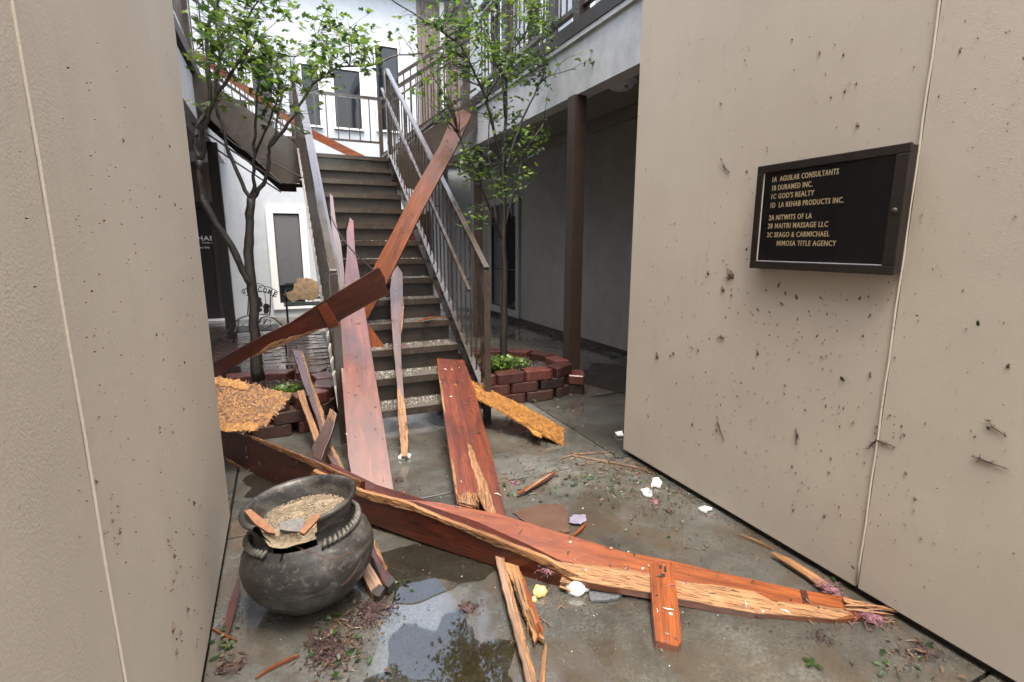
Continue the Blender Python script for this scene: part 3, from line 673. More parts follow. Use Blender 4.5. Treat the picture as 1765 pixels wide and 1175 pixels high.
def grow_tree(name, label, y0, zbase, base_px, limbs, clusters, leafsize, per_twig, seed):
    random.seed(seed); b0 = at(*base_px, 'y', y0)
    root = empty(name, (b0.x, y0, zbase), label, 'tree')
    trunk_m = None; skel = []
    for i, (pts, rad, dep) in enumerate(limbs):
        P3 = []
        n = len(pts)
        for k, (u, v) in enumerate(pts):
            yy = y0 + dep * (k / (n-1)); P3.append(at(u, v, 'y', yy))
        # subdivide with wobble
        Q = []
        for k in range(n-1):
            for t in (0, .33, .66):
                q = P3[k].lerp(P3[k+1], t)
                if t: q = q + Vector((random.gauss(0, 1), random.gauss(0, 1), random.gauss(0, .5))) * .006
                Q.append(q)
        Q.append(P3[-1]); L = len(Q)
        rs = [rad[0] + (rad[1]-rad[0]) * (k/(L-1)) ** .8 for k in range(L)]
        rs = [r * random.uniform(.92, 1.12) for r in rs]
        skel += [(q, r) for q, r in zip(Q, rs)]
        MB().tube(Q, rs, 10 if rad[0] > .02 else 6).build('trunk' if i == 0 else 'limb', M_bark, root, True)
    tw = MB(); lf = MB(); lfd = MB()
    for (cu, cv, ru, rv, n, dep) in clusters:
        for _ in range(max(2, int(n * THIN[seed]))):
            while True:
                a_, c_ = random.uniform(-1, 1), random.uniform(-1, 1)
                if a_*a_ + c_*c_ < 1: break
            e = at(cu + a_*ru, cv + c_*rv, 'y', y0 + dep + random.uniform(-.45, .45))
            # nearest skeleton point, preferring ones below
            best = min(skel, key=lambda s: (s[0]-e).length + max(0, (s[0].z - e.z)) * 1.2 + random.uniform(0, .12))
            s0 = best[0]; mid = s0.lerp(e, .5) + Vector((random.gauss(0, .05), random.gauss(0, .05), .05 * (e - s0).length + random.gauss(0, .02)))
            path = []
            for k in range(7):
                t = k/6; path.append(s0*(1-t)**2 + mid*(2*t*(1-t)) + e*t*t)
            L = (e - s0).length; r0 = min(best[1]*.7, .0025 + .004 * L); tw.tube(path, [r0 + (.0012-r0)*k/6 for k in range(7)], 4, False)
            for k in range(per_twig):
                t = random.uniform(.62, 1.0) if L > .25 else random.uniform(.3, 1)
                p = (s0*(1-t)**2 + mid*(2*t*(1-t)) + e*t*t) + Vector((random.gauss(0, 1), random.gauss(0, 1), random.gauss(0, 1))) * .035
                leaf(lf if random.random() < .62 else lfd, p, leafsize * random.uniform(.6, 1.25))
    tag(tw.build('twigs', M_bark, root, True), kind='stuff')
    tag(lf.build('foliage', M_lf, root), kind='stuff'); tag(lfd.build('foliage', M_lf2, root), kind='stuff')
    return root
LT = [
 ([(446, 655), (441, 600), (438, 540), (433, 480), (428, 435), (431, 382), (433, 342)], (.048, .030), 0),
 ([(435, 490), (425, 478), (407, 440), (373, 387), (349, 342), (344, 303), (344, 276)], (.030, .022), -.1),
 ([(344, 278), (336, 242), (340, 215), (362, 178), (358, 102), (356, 51), (376, 0), (385, -60)], (.020, .010), .1),
 ([(344, 278), (352, 250), (348, 222), (369, 174), (397, 128), (417, 102), (440, 70)], (.020, .008), -.25),
 ([(432, 350), (429, 338), (412, 303), (394, 263), (386, 225), (376, 199), (372, 143), (379, 102), (372, 40), (380, -40)], (.019, .008), .2),
 ([(433, 342), (437, 329), (436, 303), (440, 266), (440, 217), (443, 174), (446, 140)], (.018, .007), -.1),
 ([(433, 345), (444, 330), (457, 312), (464, 276), (463, 255), (489, 225), (514, 184), (540, 143), (581, 115), (642, 112), (688, 94), (730, 92)], (.019, .005), -.15),
 ([(441, 330), (456, 314)], (.018, .016), 0),
 ([(463, 255), (476, 230), (478, 204), (486, 168), (481, 143), (470, 100)], (.012, .006), .25),
 ([(540, 143), (548, 110), (562, 90), (590, 60)], (.009, .004), .2),
 ([(440, 266), (455, 230), (470, 190), (480, 160)], (.010, .005), -.3),
 ([(379, 102), (400, 60), (425, 30), (430, -20)], (.009, .005), .3),
 ([(417, 102), (425, 60), (428, 30), (450, -10)], (.010, .005), -.2),
 ([(446, 140), (470, 90), (510, 97), (545, 82)], (.008, .004), .1)]
LC = [(420, 60, 75, 60, 80, 0), (470, 110, 95, 50, 95, -.1), (560, 95, 85, 45, 75, -.1), (600, 55, 55, 45, 34, 0), (380, 30, 50, 50, 45, .1), (365, 90, 40, 50, 40, 0),
      (500, 30, 60, 40, 22, .1), (575, 20, 30, 22, 14, 0), (430, 165, 60, 25, 26, 0), (520, 175, 30, 30, 12, 0), (530, 225, 10, 8, 4, 0), (640, 85, 22, 30, 18, -.1), (335, 180, 10, 12, 5, 0), (455, 145, 35, 30, 24, -.2), (675, 50, 14, 8, 3, 0), (500, 120, 60, 35, 40, .2), (400, -40, 90, 40, 40, 0)]
grow_tree('courtyard_tree', 'multi limbed small tree standing in the left planter', 4.72, .2, (446, 655), LT, LC, .062, 5, 11)
RT = [
 ([(868, 628), (868, 590), (868, 530), (870, 470), (867, 410), (868, 330), (866, 290), (869, 255)], (.044, .022), 0),
 ([(869, 262), (872, 204), (873, 140), (882, 84), (890, 46), (893, -30)], (.020, .007), .1),
 ([(868, 415), (858, 392), (852, 374), (832, 330), (826, 302), (804, 266), (790, 230)], (.018, .006), -.2),
 ([(869, 290), (854, 237), (839, 179), (836, 166), (813, 115), (795, 79), (762, 54), (726, 31), (680, 3), (650, -20)], (.017, .005), -.25),
 ([(795, 79), (790, 46), (775, 8), (770, -30)], (.009, .005), .1),
 ([(839, 168), (864, 123), (877, 97), (892, 50)], (.010, .005), .15),
 ([(868, 400), (876, 362), (896, 290), (905, 262), (915, 245), (938, 212)], (.016, .006), -.1),
 ([(869, 300), (885, 250), (897, 212), (913, 179), (936, 130), (938, 115), (935, 60), (930, 0)], (.014, .006), .2),
 ([(925, 152), (941, 133), (966, 125), (1017, 112), (1038, 122), (1060, 130)], (.007, .003), -.2),
 ([(870, 200), (862, 102), (844, 69), (826, 33), (813, 8), (800, -30)], (.012, .006), .3),
 ([(856, 390), (850, 340), (846, 300), (842, 250), (845, 200)], (.012, .006), .2),
 ([(1005, 115), (1018, 100), (1030, 90), (1045, 82)], (.003, .002), 0),
 ([(873, 140), (850, 100), (846, 40), (850, -20)], (.010, .005), 0),
 ([(882, 84), (905, 60), (915, 10), (920, -30)], (.009, .005), .1)]
RC = [(800, 60, 70, 55, 60, 0), (870, 50, 85, 55, 90, 0), (760, 105, 45, 35, 45, -.1), (850, 120, 70, 45, 50, 0), (900, 100, 50, 50, 50, .1), (850, 290, 70, 35, 65, 0), (905, 235, 45, 30, 35, 0),
      (800, 270, 30, 30, 22, -.1), (1045, 95, 22, 22, 14, -.2), (1070, 122, 14, 14, 8, -.2), (935, 30, 30, 40, 30, 0), (780, 150, 40, 25, 14, -.2), (730, 60, 30, 40, 16, -.2), (850, 190, 60, 30, 26, .1),
      (813, 370, 14, 18, 10, -.2), (870, 330, 40, 16, 12, 0), (935, 150, 30, 20, 8, 0), (775, 190, 30, 14, 6, -.2), (693, 140, 20, 10, 3, 0), (1005, 95, 5, 5, 2, -.2), (860, -30, 120, 40, 50, 0), (690, 30, 12, 10, 3, -.2)]
grow_tree('courtyard_tree', 'slim upright tree with fine twigs standing in the right planter', 4.82, .2, (868, 628), RT, RC, .052, 5, 23)
random.seed(5)

def herb(name, label, c, n, spread, h, size):
    root = empty(name, c, label, 'plant'); s_ = MB(); l_ = MB()
    for _ in range(n):
        a = random.uniform(0, 6.28); r = spread * math.sqrt(random.random()); e = Vector((c[0] + r*math.cos(a), c[1] + r*math.sin(a), c[2] + h*random.uniform(.4, 1)))
        b0 = Vector((c[0] + r*.3*math.cos(a), c[1] + r*.3*math.sin(a), c[2] - .02)); mid = b0.lerp(e, .5) + Vector((0, 0, .02)); s_.tube([b0, mid, e], [.002, .0015, .001], 4, False)
        for k in range(5):
            p = mid.lerp(e, random.random()) + Vector((random.gauss(0, 1), random.gauss(0, 1), random.gauss(0, 1))) * .02
            leaf(l_, p, size * random.uniform(.6, 1.2))
    tag(s_.build('stems', M_lf2, root), kind='stuff'); tag(l_.build('leaves', M_lf, root), kind='stuff')
herb('parsley_plant', 'bright green leafy plant low in the right planter soil', (1.90, 4.55, .235), 120, .17, .17, .045)
herb('herb_plant', 'small sparse green plant beside the leafy one at the right of the planter soil', (2.2, 4.66, .23), 34, .11, .10, .034)
herb('herb_plant', 'green plant in the soil of the left planter', (-.02, 4.56, .235), 50, .14, .09, .04)

# ---------------------------------------------------------------- boards
def ragged(pts, amp, step):
    out = []
    for i in range(len(pts)):
        a, b_ = Vector(pts[i]), Vector(pts[(i+1) % len(pts)]); L = (b_-a).length; n = max(1, int(L/step)); out.append(a)
        nr = Vector((-(b_-a).y, (b_-a).x)).normalized() if L > 1e-6 else Vector((0, 0))
        for k in range(1, n): out.append(a.lerp(b_, k/n) + nr * random.gauss(0, amp))
    return out
def slab_mesh(pts3, n, th, U, O, raised=0):
    """polygon pts3 (in a plane of normal n), thickness th behind it; UV in metres along U"""
    Wv = n.cross(U); k = len(pts3); top = [p + n*raised for p in pts3]; bot = [p - n*th for p in pts3]
    bm = bmesh.new(); tv = [bm.verts.new(p) for p in top]; bv = [bm.verts.new(p) for p in bot]
    fs = [bm.faces.new(tv), bm.faces.new(bv[::-1])]
    for i in range(k): fs.append(bm.faces.new((tv[i], bv[i], bv[(i+1) % k], tv[(i+1) % k])))
    bmesh.ops.recalc_face_normals(bm, faces=bm.faces)
    uvl = bm.loops.layers.uv.new('UVMap')
    for f in bm.faces:
        side = abs(f.normal.dot(n)) < .5
        for l in f.loops:
            q = l.vert.co - O; l[uvl].uv = (q.dot(U), q.dot(Wv) + (q.dot(n) if side else 0))
    r = bmesh.ops.triangulate(bm, faces=[f for f in bm.faces if len(f.verts) > 4])
    me = bpy.data.meshes.new('board'); bm.to_mesh(me); bm.free(); return me
def board(name, label, cat, P0, P1, wdir, outline, th, mat, extras=(), rag=0, ragstep=.03, group=None, bev=.003, partname='wood', bits=0):
    """P0,P1: two real points along the board's visible face; wdir: a second direction lying in that face.
    outline: survey points of the silhouette; extras: (name, outline, material, lift, rag) split faces and stubs on the same face"""
    P0, P1 = Vector(P0), Vector(P1); U = (P1-P0).normalized(); Wd = Vector(wdir); Wd = (Wd - U*Wd.dot(U)).normalized(); n = U.cross(Wd)
    if n.dot(_C - P0) < 0: n = -n
    root = empty(name, P0, label, cat, group)
    def proj(ol, rg):
        pl = [atp(u, v, P0, n) for u, v in ol]
        if rg:
            V = n.cross(U); q = ragged([((p-P0).dot(U), (p-P0).dot(V)) for p in pl], rg, ragstep); pl = [P0 + U*a.x + V*a.y for a in q]
        return pl
    me = slab_mesh(proj(outline, rag), n, th, U, P0); o = link(partname, me, mat, root)
    if bev: m = o.modifiers.new('bevel', 'BEVEL'); m.width = bev; m.segments = 2; m.limit_method = 'ANGLE'
    for e in extras:
        me = slab_mesh(proj(e[1], e[4]), n, e[5] if len(e) > 5 else .002, U, P0, e[3]); link(e[0], me, e[2], root)
    fib = {}; rf = random.Random(len(label) * 3)
    for e in extras:
        if e[0] not in ('split_face', 'edge_split', 'broken_end', 'bright_edge'): continue
        V = n.cross(U); q = [((p-P0).dot(U), (p-P0).dot(V)) for p in proj(e[1], 0)]; ux = [a[0] for a in q]; vx = [a[1] for a in q]
        ar = abs(sum(q[i-1][0]*q[i][1] - q[i][0]*q[i-1][1] for i in range(len(q)))) / 2
        for _ in range(int(min(170, 20 + ar*5500))):
            for _t in range(25):
                x, y = rf.uniform(min(ux), max(ux)), rf.uniform(min(vx), max(vx)); c = False
                for i in range(len(q)):
                    (x1, y1), (x2, y2) = q[i-1], q[i]
                    if (y1 > y) != (y2 > y) and x < (x2-x1)*(y-y1)/(y2-y1) + x1: c = not c
                if c: break
            else: continue
            p = P0 + U*x + V*y + n*(e[3] + rf.uniform(-.0005, .0015)); L = rf.uniform(.012, .07); w = rf.uniform(.0006, .0022); d = (U + V*rf.gauss(0, .05) + n*rf.uniform(0, .05)).normalized() * rf.choice((-1, 1))
            mt = rf.choice([M_raw, M_raw, M_raw2, mat]); mb = fib.setdefault(mt.name, (mt, MB()))[1]; mb.tube([p - d*L*.5, p + n*w*.6, p + d*L*.5 + n*rf.uniform(0, .004)], [w*.5, w, .0002], 3, False)
    for mt, mb in fib.values():
        o = tag(mb.build('fibres', mt, root), kind='stuff'); uv = o.data.uv_layers.new(name='UVMap'); V = n.cross(U)
        for lp in o.data.loops:
            co = o.data.vertices[lp.vertex_index].co - P0; uv.data[lp.index].uv = (co.dot(U), co.dot(V))
    if bits:
        V = n.cross(U); pl = [((p-P0).dot(U), (p-P0).dot(V)) for p in proj(outline, 0)]; bm_ = {}
        us = [p[0] for p in pl]; vs_ = [p[1] for p in pl]; rr = random.Random(len(label))
        def inside(x, y):
            c = False
            for i in range(len(pl)):
                (x1, y1), (x2, y2) = pl[i-1], pl[i]
                if (y1 > y) != (y2 > y) and x < (x2-x1)*(y-y1)/(y2-y1) + x1: c = not c
            return c
        for _ in range(bits):
            for _t in range(20):
                x, y = rr.uniform(min(us), max(us)), rr.uniform(min(vs_), max(vs_))
                if inside(x, y): break
            else: continue
            mt = rr.choice([M_pink, M_pink, M_mud, M_mud, M_lf2, M_raw2, M_foam]); mb = bm_.setdefault(mt.name, (mt, MB()))[1]
            p = P0 + U*x + V*y + n*.003; a = rr.uniform(0, 6.28); sz = rr.uniform(.006, .022); d = U*math.cos(a) + V*math.sin(a); e = U*math.sin(a) - V*math.cos(a)
            if rr.random() < .5: mb.tube([p - d*sz, p + e*sz*rr.gauss(0, .4) + n*.003, p + d*sz], [.0008, sz*.16, .0008], 4)
            else: mb.add([p + d*sz*rr.uniform(.3, .7), p + e*sz*rr.uniform(.2, .5), p - d*sz*rr.uniform(.3, .7), p - e*sz*rr.uniform(.2, .5), p + n*.005], [(0,1,4),(1,2,4),(2,3,4),(3,0,4)])
        for mt, mb in bm_.values(): tag(mb.build('stuck_debris', mt, root), kind='stuff')
    return root, U, n
def splinters(root, P, d, n, L, spread, mat, r=.004, seed=0):
    m = MB(); rnd = random.Random(seed); d = Vector(d).normalized(); a = d.orthogonal().normalized(); b_ = d.cross(a)
    for k in range(n):
        o_ = Vector(P) + a*rnd.gauss(0, spread) + b_*rnd.gauss(0, spread*.35); l = L*rnd.uniform(.3, 1); dd = (d + a*rnd.gauss(0, .12) + b_*rnd.gauss(0, .06)).normalized()
        m.tube([o_ - dd*.03, o_ + dd*l*.5, o_ + dd*l], [r*rnd.uniform(.6, 1.3), r*.7, .0004], 4)
    o = m.build('splinter', mat, root); o['kind'] = 'stuff'
    uv = o.data.uv_layers.new(name='UVMap')
    for lp in o.data.loops:
        co = o.data.vertices[lp.vertex_index].co; q = co - Vector(P); uv.data[lp.index].uv = (q.dot(d), q.dot(a))
    return o
X1, Y_, Z_ = Vector((1, 0, 0)), Vector((0, 1, 0)), Vector((0, 0, 1))
G = lambda u, v, z=0: at(u, v, 'z', z)

# tall board leaning over the right hand railing (D)
D1, D0 = at(800, 198, 'x', 1.74), at(594, 590, 'y', 4.8)
wd = (D1-D0).cross(_C - D0).normalized()
if wd.dot(_R) < 0: wd = -wd
wd = wd + (_C - D0).normalized() * .22
board('leaning_board', 'long orange brown board leaning up over the right stair railing', 'board', D0, D1, wd,
      [(783, 193), (799, 188), (813, 197), (789, 250), (748, 326), (725, 369), (688, 445), (661, 498), (634, 548), (618, 551), (596, 545), (641, 466), (677, 398), (714, 326), (758, 250)], .04, M_org, rag=0, bits=30)
# dark board crossing in front (E)
E0, E1 = at(372, 636, 'y', 4.15), at(662, 488, 'y', 3.74)
r_, U_, n_ = board('leaning_board', 'dark red board slanting from the left wall up across the middle of the stairs', 'board', E0, E1, Z_ - Vector((0, .12, 0)),
      [(330, 650), (370, 623), (440, 585), (500, 556), (560, 517), (652, 461), (662, 478), (664, 492), (671, 507), (640, 522), (566, 564), (500, 583), (440, 610), (378, 648), (330, 672)], .038, M_drk,
      [('cleat', [(548, 529), (562, 520), (585, 560), (568, 566)], M_red, .014, 0, .014), ('split_face', [(470, 590), (530, 572), (560, 565), (500, 589), (430, 618)], M_raw, .0035, .002)])
# big plank from the ground to the treads (F)
F0, F1 = G(645, 862, .035), at(606, 380, 'y', 6.05)
board('leaning_plank', 'widest shiny red plank leaning up the stairs, pointed at the top', 'plank', F0, F1, X1,
      [(612, 852), (600, 790), (588, 640), (582, 560), (592, 500), (598, 430), (597, 398), (603, 374), (609, 380), (612, 430), (621, 480), (631, 545), (646, 640), (664, 745), (682, 862)], .038, M_red, rag=0, bits=34)
# tall sliver behind it
S0, S1 = at(598, 590, 'y', 4.55), at(569, 332, 'y', 6.45)
board('leaning_plank', 'narrow pale pointed plank standing tallest at the left side of the stairs', 'plank', S0, S1, X1,
      [(590, 620), (583, 500), (579, 440), (571, 390), (568, 332), (574, 338), (579, 380), (588, 420), (594, 470), (600, 620)], .03, M_pur, rag=0)
# slim plank (G)
G0, G1 = G(697, 788, .03), at(682, 460, 'y', 5.42)
board('leaning_plank', 'slim plank on the treads tapering down to a pale foot in white foam', 'plank', G0, G1, X1,
      [(692, 786), (686, 720), (684, 660), (678, 600), (674, 545), (672, 500), (676, 470), (685, 457), (694, 470), (695, 510), (691, 560), (692, 620), (697, 690), (703, 740), (703, 787)], .03, M_pur,
      [('split_face', [(692, 786), (686, 720), (685, 668), (690, 675), (697, 690), (703, 740), (703, 787)], M_raw, .003, .0015), ('edge_split', [(691, 560), (695, 512), (696, 530), (694, 560), (692, 575)], M_raw, .003, 0)], rag=.001, bits=16)
# stub behind plank F
board('short_board', 'short orange board end resting on the treads right of the widest plank', 'board', at(640, 560, 'y', 4.66), at(652, 600, 'y', 4.64), X1,
      [(628, 556), (638, 562), (662, 596), (648, 607), (640, 604)], .03, M_org, rag=0)
# board from the treads down to the ground (C)
C0, C1 = G(832, 880, .045), at(780, 618, 'y', 4.36)
r_, U_, n_ = board('leaning_plank', 'red plank on the lower treads under the yellow strip, split at its foot', 'plank', C0, C1, X1,
      [(753, 617), (800, 620), (818, 670), (832, 722), (850, 790), (862, 840), (873, 892), (850, 890), (826, 860), (815, 876), (788, 868), (776, 790), (762, 690)], .038, M_red,
      [('split_face', [(806, 765), (812, 768), (824, 800), (838, 830), (848, 862), (856, 889), (842, 888), (826, 862), (822, 830), (812, 800)], M_raw, .003, .003),
       ('broken_end', [(790, 856), (806, 850), (822, 858), (820, 874), (790, 868)], M_raw, .012, .004, .02),
       ('edge_split', [(755, 640), (762, 665), (768, 715), (763, 700)], M_raw, .003, 0), ('edge_split', [(777, 790), (783, 800), (789, 855), (785, 850)], M_raw, .003, .001)], rag=0, bits=34)
splinters(r_, atp(818, 862, C0, n_), -U_, 26, .07, .03, M_raw, .005, 3)
# long upper board lying across (B)
B0, B1 = G(760, 895, .135), G(1440, 1040, .035)
r_, U_, n_ = board('fallen_board', 'longest orange board lying toward the right wall with a pale ripped edge', 'board', B0, B1, Vector((0, 1, .18)),
      [(680, 858), (760, 866), (860, 885), (960, 915), (1075, 950), (1160, 966), (1260, 990), (1370, 1014), (1462, 1029), (1500, 1044), (1478, 1048), (1530, 1056), (1496, 1060), (1478, 1065), (1440, 1067), (1380, 1062), (1300, 1056), (1170, 1032), (1120, 1021), (1040, 1008), (985, 998), (900, 955), (800, 915), (700, 880)], .038, M_org,
      [('split_face', [(960, 968), (1020, 975), (1080, 982), (1122, 990), (1180, 1004), (1240, 1010), (1300, 1020), (1330, 1036), (1400, 1044), (1450, 1050), (1470, 1060), (1440, 1068), (1380, 1063), (1300, 1057), (1170, 1033), (1120, 1022), (1040, 1009), (985, 999)], M_raw, .0035, .0015),
       ('stain_band', [(1378, 1016), (1390, 1018), (1396, 1040), (1384, 1040)], M_drk, .0015, 0)], rag=0, bits=50)
splinters(r_, atp(1470, 1050, B0, n_), U_ - Vector((0, 0, .04)), 13, .17, .016, M_raw, .006, 5)
# front piece on edge (A)
A0, A1 = G(640, 905, .02), G(972, 1010, .01)
r_, U_, n_ = board('fallen_board', 'dark red beam on edge right of the clay pot with pale splintered top', 'board', A0, A1, Z_ + Vector((-.15, .25, 0)),
      [(540, 812), (620, 852), (700, 878), (800, 915), (900, 955), (985, 990), (978, 1002), (972, 1012), (940, 1006), (860, 978), (740, 940), (640, 903), (540, 862)], .14, M_drk,
      [('split_face', [(540, 810), (622, 846), (700, 866), (760, 893), (860, 930), (940, 962), (990, 988), (984, 994), (960, 982), (900, 957), (850, 938), (800, 914), (720, 882), (640, 862), (540, 822)], M_raw, .004, .0018, .02)], rag=0)
splinters(r_, atp(980, 1000, A0, n_), U_, 22, .05, .018, M_raw, .006, 6)
# left piece (A')
L0, L1 = at(385, 765, 'y', 3.93), at(600, 840, 'y', 2.75)
r_, U_, n_ = board('fallen_board', 'dark red beam running from behind the left wall to the clay pot', 'board', L0, L1, Z_ + Vector((-.1, .3, 0)),
      [(330, 718), (380, 737), (440, 758), (500, 782), (552, 801), (620, 832), (620, 872), (540, 860), (485, 848), (430, 818), (384, 784), (330, 760)], .038, M_drk,
      [('split_face', [(404, 741), (470, 764), (552, 798), (622, 828), (620, 838), (548, 809), (530, 798), (460, 768)], M_raw, .004, .0015),
       ('edge_split', [(388, 787), (430, 812), (480, 838), (492, 850), (470, 842), (430, 824), (396, 798)], M_raw, .003, .002)], rag=0, bits=14)
# lower split pieces (C2)
P_a, P_b = G(880, 990, .04), G(925, 1160, .03)
r_, U_, n_ = board('split_plank', 'pale split plank on the ground below the dark beam, dark cracks along it', 'plank', P_a, P_b, X1,
      [(866, 955), (890, 955), (897, 985), (905, 1000), (911, 1022), (919, 1040), (924, 1062), (932, 1074), (938, 1102), (927, 1095), (921, 1106), (914, 1084), (904, 1060), (896, 1040), (886, 1010), (876, 985)], .022, M_raw,
      [('dark_face', [(898, 986), (906, 1002), (920, 1042), (933, 1076), (937, 1098), (929, 1088), (917, 1058), (908, 1030)], M_org, .003, .002),
       ('crack', [(884, 990), (888, 1000), (896, 1030), (905, 1056), (900, 1050), (890, 1024)], M_brd, .001, .001), ('crack', [(893, 996), (900, 1016), (906, 1040), (903, 1036)], M_brd, .001, .001),
       ('crack', [(905, 1046), (913, 1062), (918, 1080), (913, 1074)], M_brd, .001, .001)], rag=.003, ragstep=.012)
splinters(r_, atp(912, 1062, P_a, n_), U_, 26, .10, .010, M_raw, .0025, 8)
splinters(r_, atp(925, 1085, P_a, n_), U_, 12, .06, .008, M_org, .003, 9)
r_, U_, n_ = board('split_plank', 'long narrow greyish strip split off, leading to the bottom edge', 'plank', P_a + Z_*.014, P_b + Z_*.01, X1,
      [(852, 955), (866, 955), (874, 990), (884, 1030), (897, 1078), (907, 1120), (921, 1160), (926, 1190), (912, 1190), (902, 1152), (888, 1098), (874, 1040), (862, 995)], .02, M_raw2,
      [('bright_edge', [(864, 958), (868, 958), (876, 990), (900, 1080), (922, 1160), (926, 1188), (922, 1188), (904, 1120), (894, 1080)], M_raw, .002, .001)], rag=.0015, bev=.005)
board('wood_sliver', 'pointed pale sliver upright beside the split plank at the bottom edge', 'sliver', G(930, 1185, .02), G(938, 1105, .02), X1, [(926, 1190), (934, 1130), (940, 1104), (943, 1112), (938, 1190)], .012, M_raw, rag=0)
# stubs by the pot (J)
board('short_board', 'raw faced short board with a charred end sticking out right of the clay pot', 'board', G(640, 985, .05), G(662, 1025, .03), X1,
      [(600, 930), (626, 952), (650, 990), (662, 1014), (654, 1030), (640, 1022), (622, 985), (600, 950)], .035, M_raw2, [('dark_end', [(640, 1020), (654, 1008), (664, 1014), (654, 1030), (646, 1028)], M_brd, .006, .002, .03)], rag=.001)  # end patch is plain dark brown, as on the next stub
board('short_board', 'dark red short board with a charred end alongside the raw faced one by the pot', 'board', G(650, 960, .07), G(672, 1005, .05), X1,
      [(630, 915), (644, 930), (664, 975), (680, 1000), (668, 1012), (658, 1000), (644, 965), (628, 935)], .03, M_drk, [('dark_end', [(664, 1000), (676, 994), (681, 1002), (670, 1014), (664, 1010)], M_brd, .006, .002, .03),
       ('edge_split', [(634, 918), (644, 928), (668, 980), (664, 984)], M_raw, .003, .001)], rag=.001)
# small crossing block (K)
K0, K1 = G(1150, 1108, .03), G(1138, 968, .085)
board('short_board', 'short orange board propped on the long board and pointing at the viewer', 'board', K0, K1, X1,
      [(1120, 970), (1158, 968), (1164, 1000), (1172, 1060), (1176, 1104), (1168, 1114), (1130, 1104), (1124, 1040)], .035, M_org,
      [('nail_hole', [(1136, 974), (1141, 974), (1141, 980), (1136, 980)], M_blk, .001, 0), ('nail_hole', [(1144, 976), (1148, 976), (1149, 986), (1144, 986)], M_blk, .001, 0), ('nail_hole', [(1138, 990), (1146, 988), (1147, 994), (1139, 994)], M_blk, .001, 0)], rag=0, bits=14)
# planks in front of the left planter
board('small_plank', 'narrow purple brown plank leaning from the left planter down beside the widest plank', 'plank', G(590, 806, .03), at(512, 604, 'y', 4.75), X1,
      [(503, 602), (520, 604), (535, 660), (552, 700), (566, 760), (595, 812), (578, 808), (562, 780), (545, 720), (525, 668)], .03, M_pur,
      [('split_face', [(518, 604), (522, 606), (538, 660), (555, 702), (570, 762), (596, 812), (590, 812), (564, 762), (548, 705)], M_raw, .003, .0015)], rag=.001, bits=8)
board('small_plank', 'pale raw wood stick leaning on the left planter wall', 'plank', G(560, 795, .02), at(516, 674, 'y', 4.2), X1,
      [(511, 674), (524, 671), (532, 700), (548, 742), (560, 770), (570, 800), (554, 800), (545, 770), (528, 720)], .025, M_raw, rag=.0015)
board('small_plank', 'short purple board crossing in front of the pale stick', 'plank', at(545, 785, 'y', 3.45), at(572, 712, 'y', 3.62), X1 + Z_*.5,
      [(569, 705), (581, 713), (572, 745), (553, 794), (541, 789), (537, 770), (552, 745)], .025, M_pur, [('split_face', [(569, 704), (581, 713), (577, 728), (566, 718)], M_raw2, .003, .001)], rag=.001)

# strand board pieces
OS1_ = board('strand_board', 'yellow strand board strip slanting from the red plank down to the concrete', 'board', G(965, 752, .02), at(792, 662, 'y', 3.9), Vector((.6, 1, 0)),
      [(783, 662), (802, 651), (850, 674), (905, 700), (950, 725), (972, 738), (971, 766), (944, 752), (905, 732), (850, 700), (812, 680)], .014, M_osb,
      [('delaminated_layer', [(905, 730), (930, 742), (934, 754), (920, 748)], M_osb, .0, .002, .008)], rag=.0022, ragstep=.010, bev=0, partname='panel', bits=16)
OS1 = (OS1_[0], [(783, 662), (802, 651), (850, 674), (905, 700), (950, 725), (972, 738), (971, 766), (944, 752), (905, 732), (850, 700), (812, 680)], OS1_[0].location.copy(), OS1_[2])
OS2_ = board('strand_board', 'large torn orange strand board sheet beside the left wall above the beam', 'board', at(385, 742, 'y', 3.60), at(500, 690, 'y', 3.72), Vector((0, .55, .8)),
      [(340, 652), (372, 652), (400, 656), (428, 660), (450, 668), (476, 674), (501, 681), (484, 702), (470, 716), (460, 730), (440, 740), (420, 742), (380, 738), (340, 740)], .014, M_osb,
      [('torn_layer', [(345, 652), (372, 651), (404, 655), (436, 664), (425, 674), (400, 668), (372, 664), (345, 668)], M_osb, .01, .006, .01), ('torn_layer', [(372, 728), (410, 730), (438, 728), (452, 732), (436, 743), (400, 744), (372, 740)], M_osb, .01, .005, .01)], rag=.006, ragstep=.012, bev=0, partname='panel', bits=16)
OS2 = (OS2_[0], [(340, 652), (372, 652), (400, 656), (428, 660), (450, 668), (476, 674), (501, 681), (484, 702), (470, 716), (460, 730), (440, 740), (420, 742), (380, 738), (340, 740)], OS2_[0].location.copy(), OS2_[2])
board('strand_board', 'weathered strand board piece resting on the bench far behind at the left', 'board', at(500, 515, 'y', 9.0), at(548, 515, 'y', 9.0), Vector((0, .5, .9)),
      [(488, 506), (505, 500), (512, 480), (528, 478), (550, 486), (549, 512), (540, 518), (520, 516), (504, 521), (496, 514)], .014, simple('weathered_strand_board', (.48, .33, .17), (.24, .15, .08), .7, 14, 0, .5), rag=.008, ragstep=.03, bev=0, partname='panel')
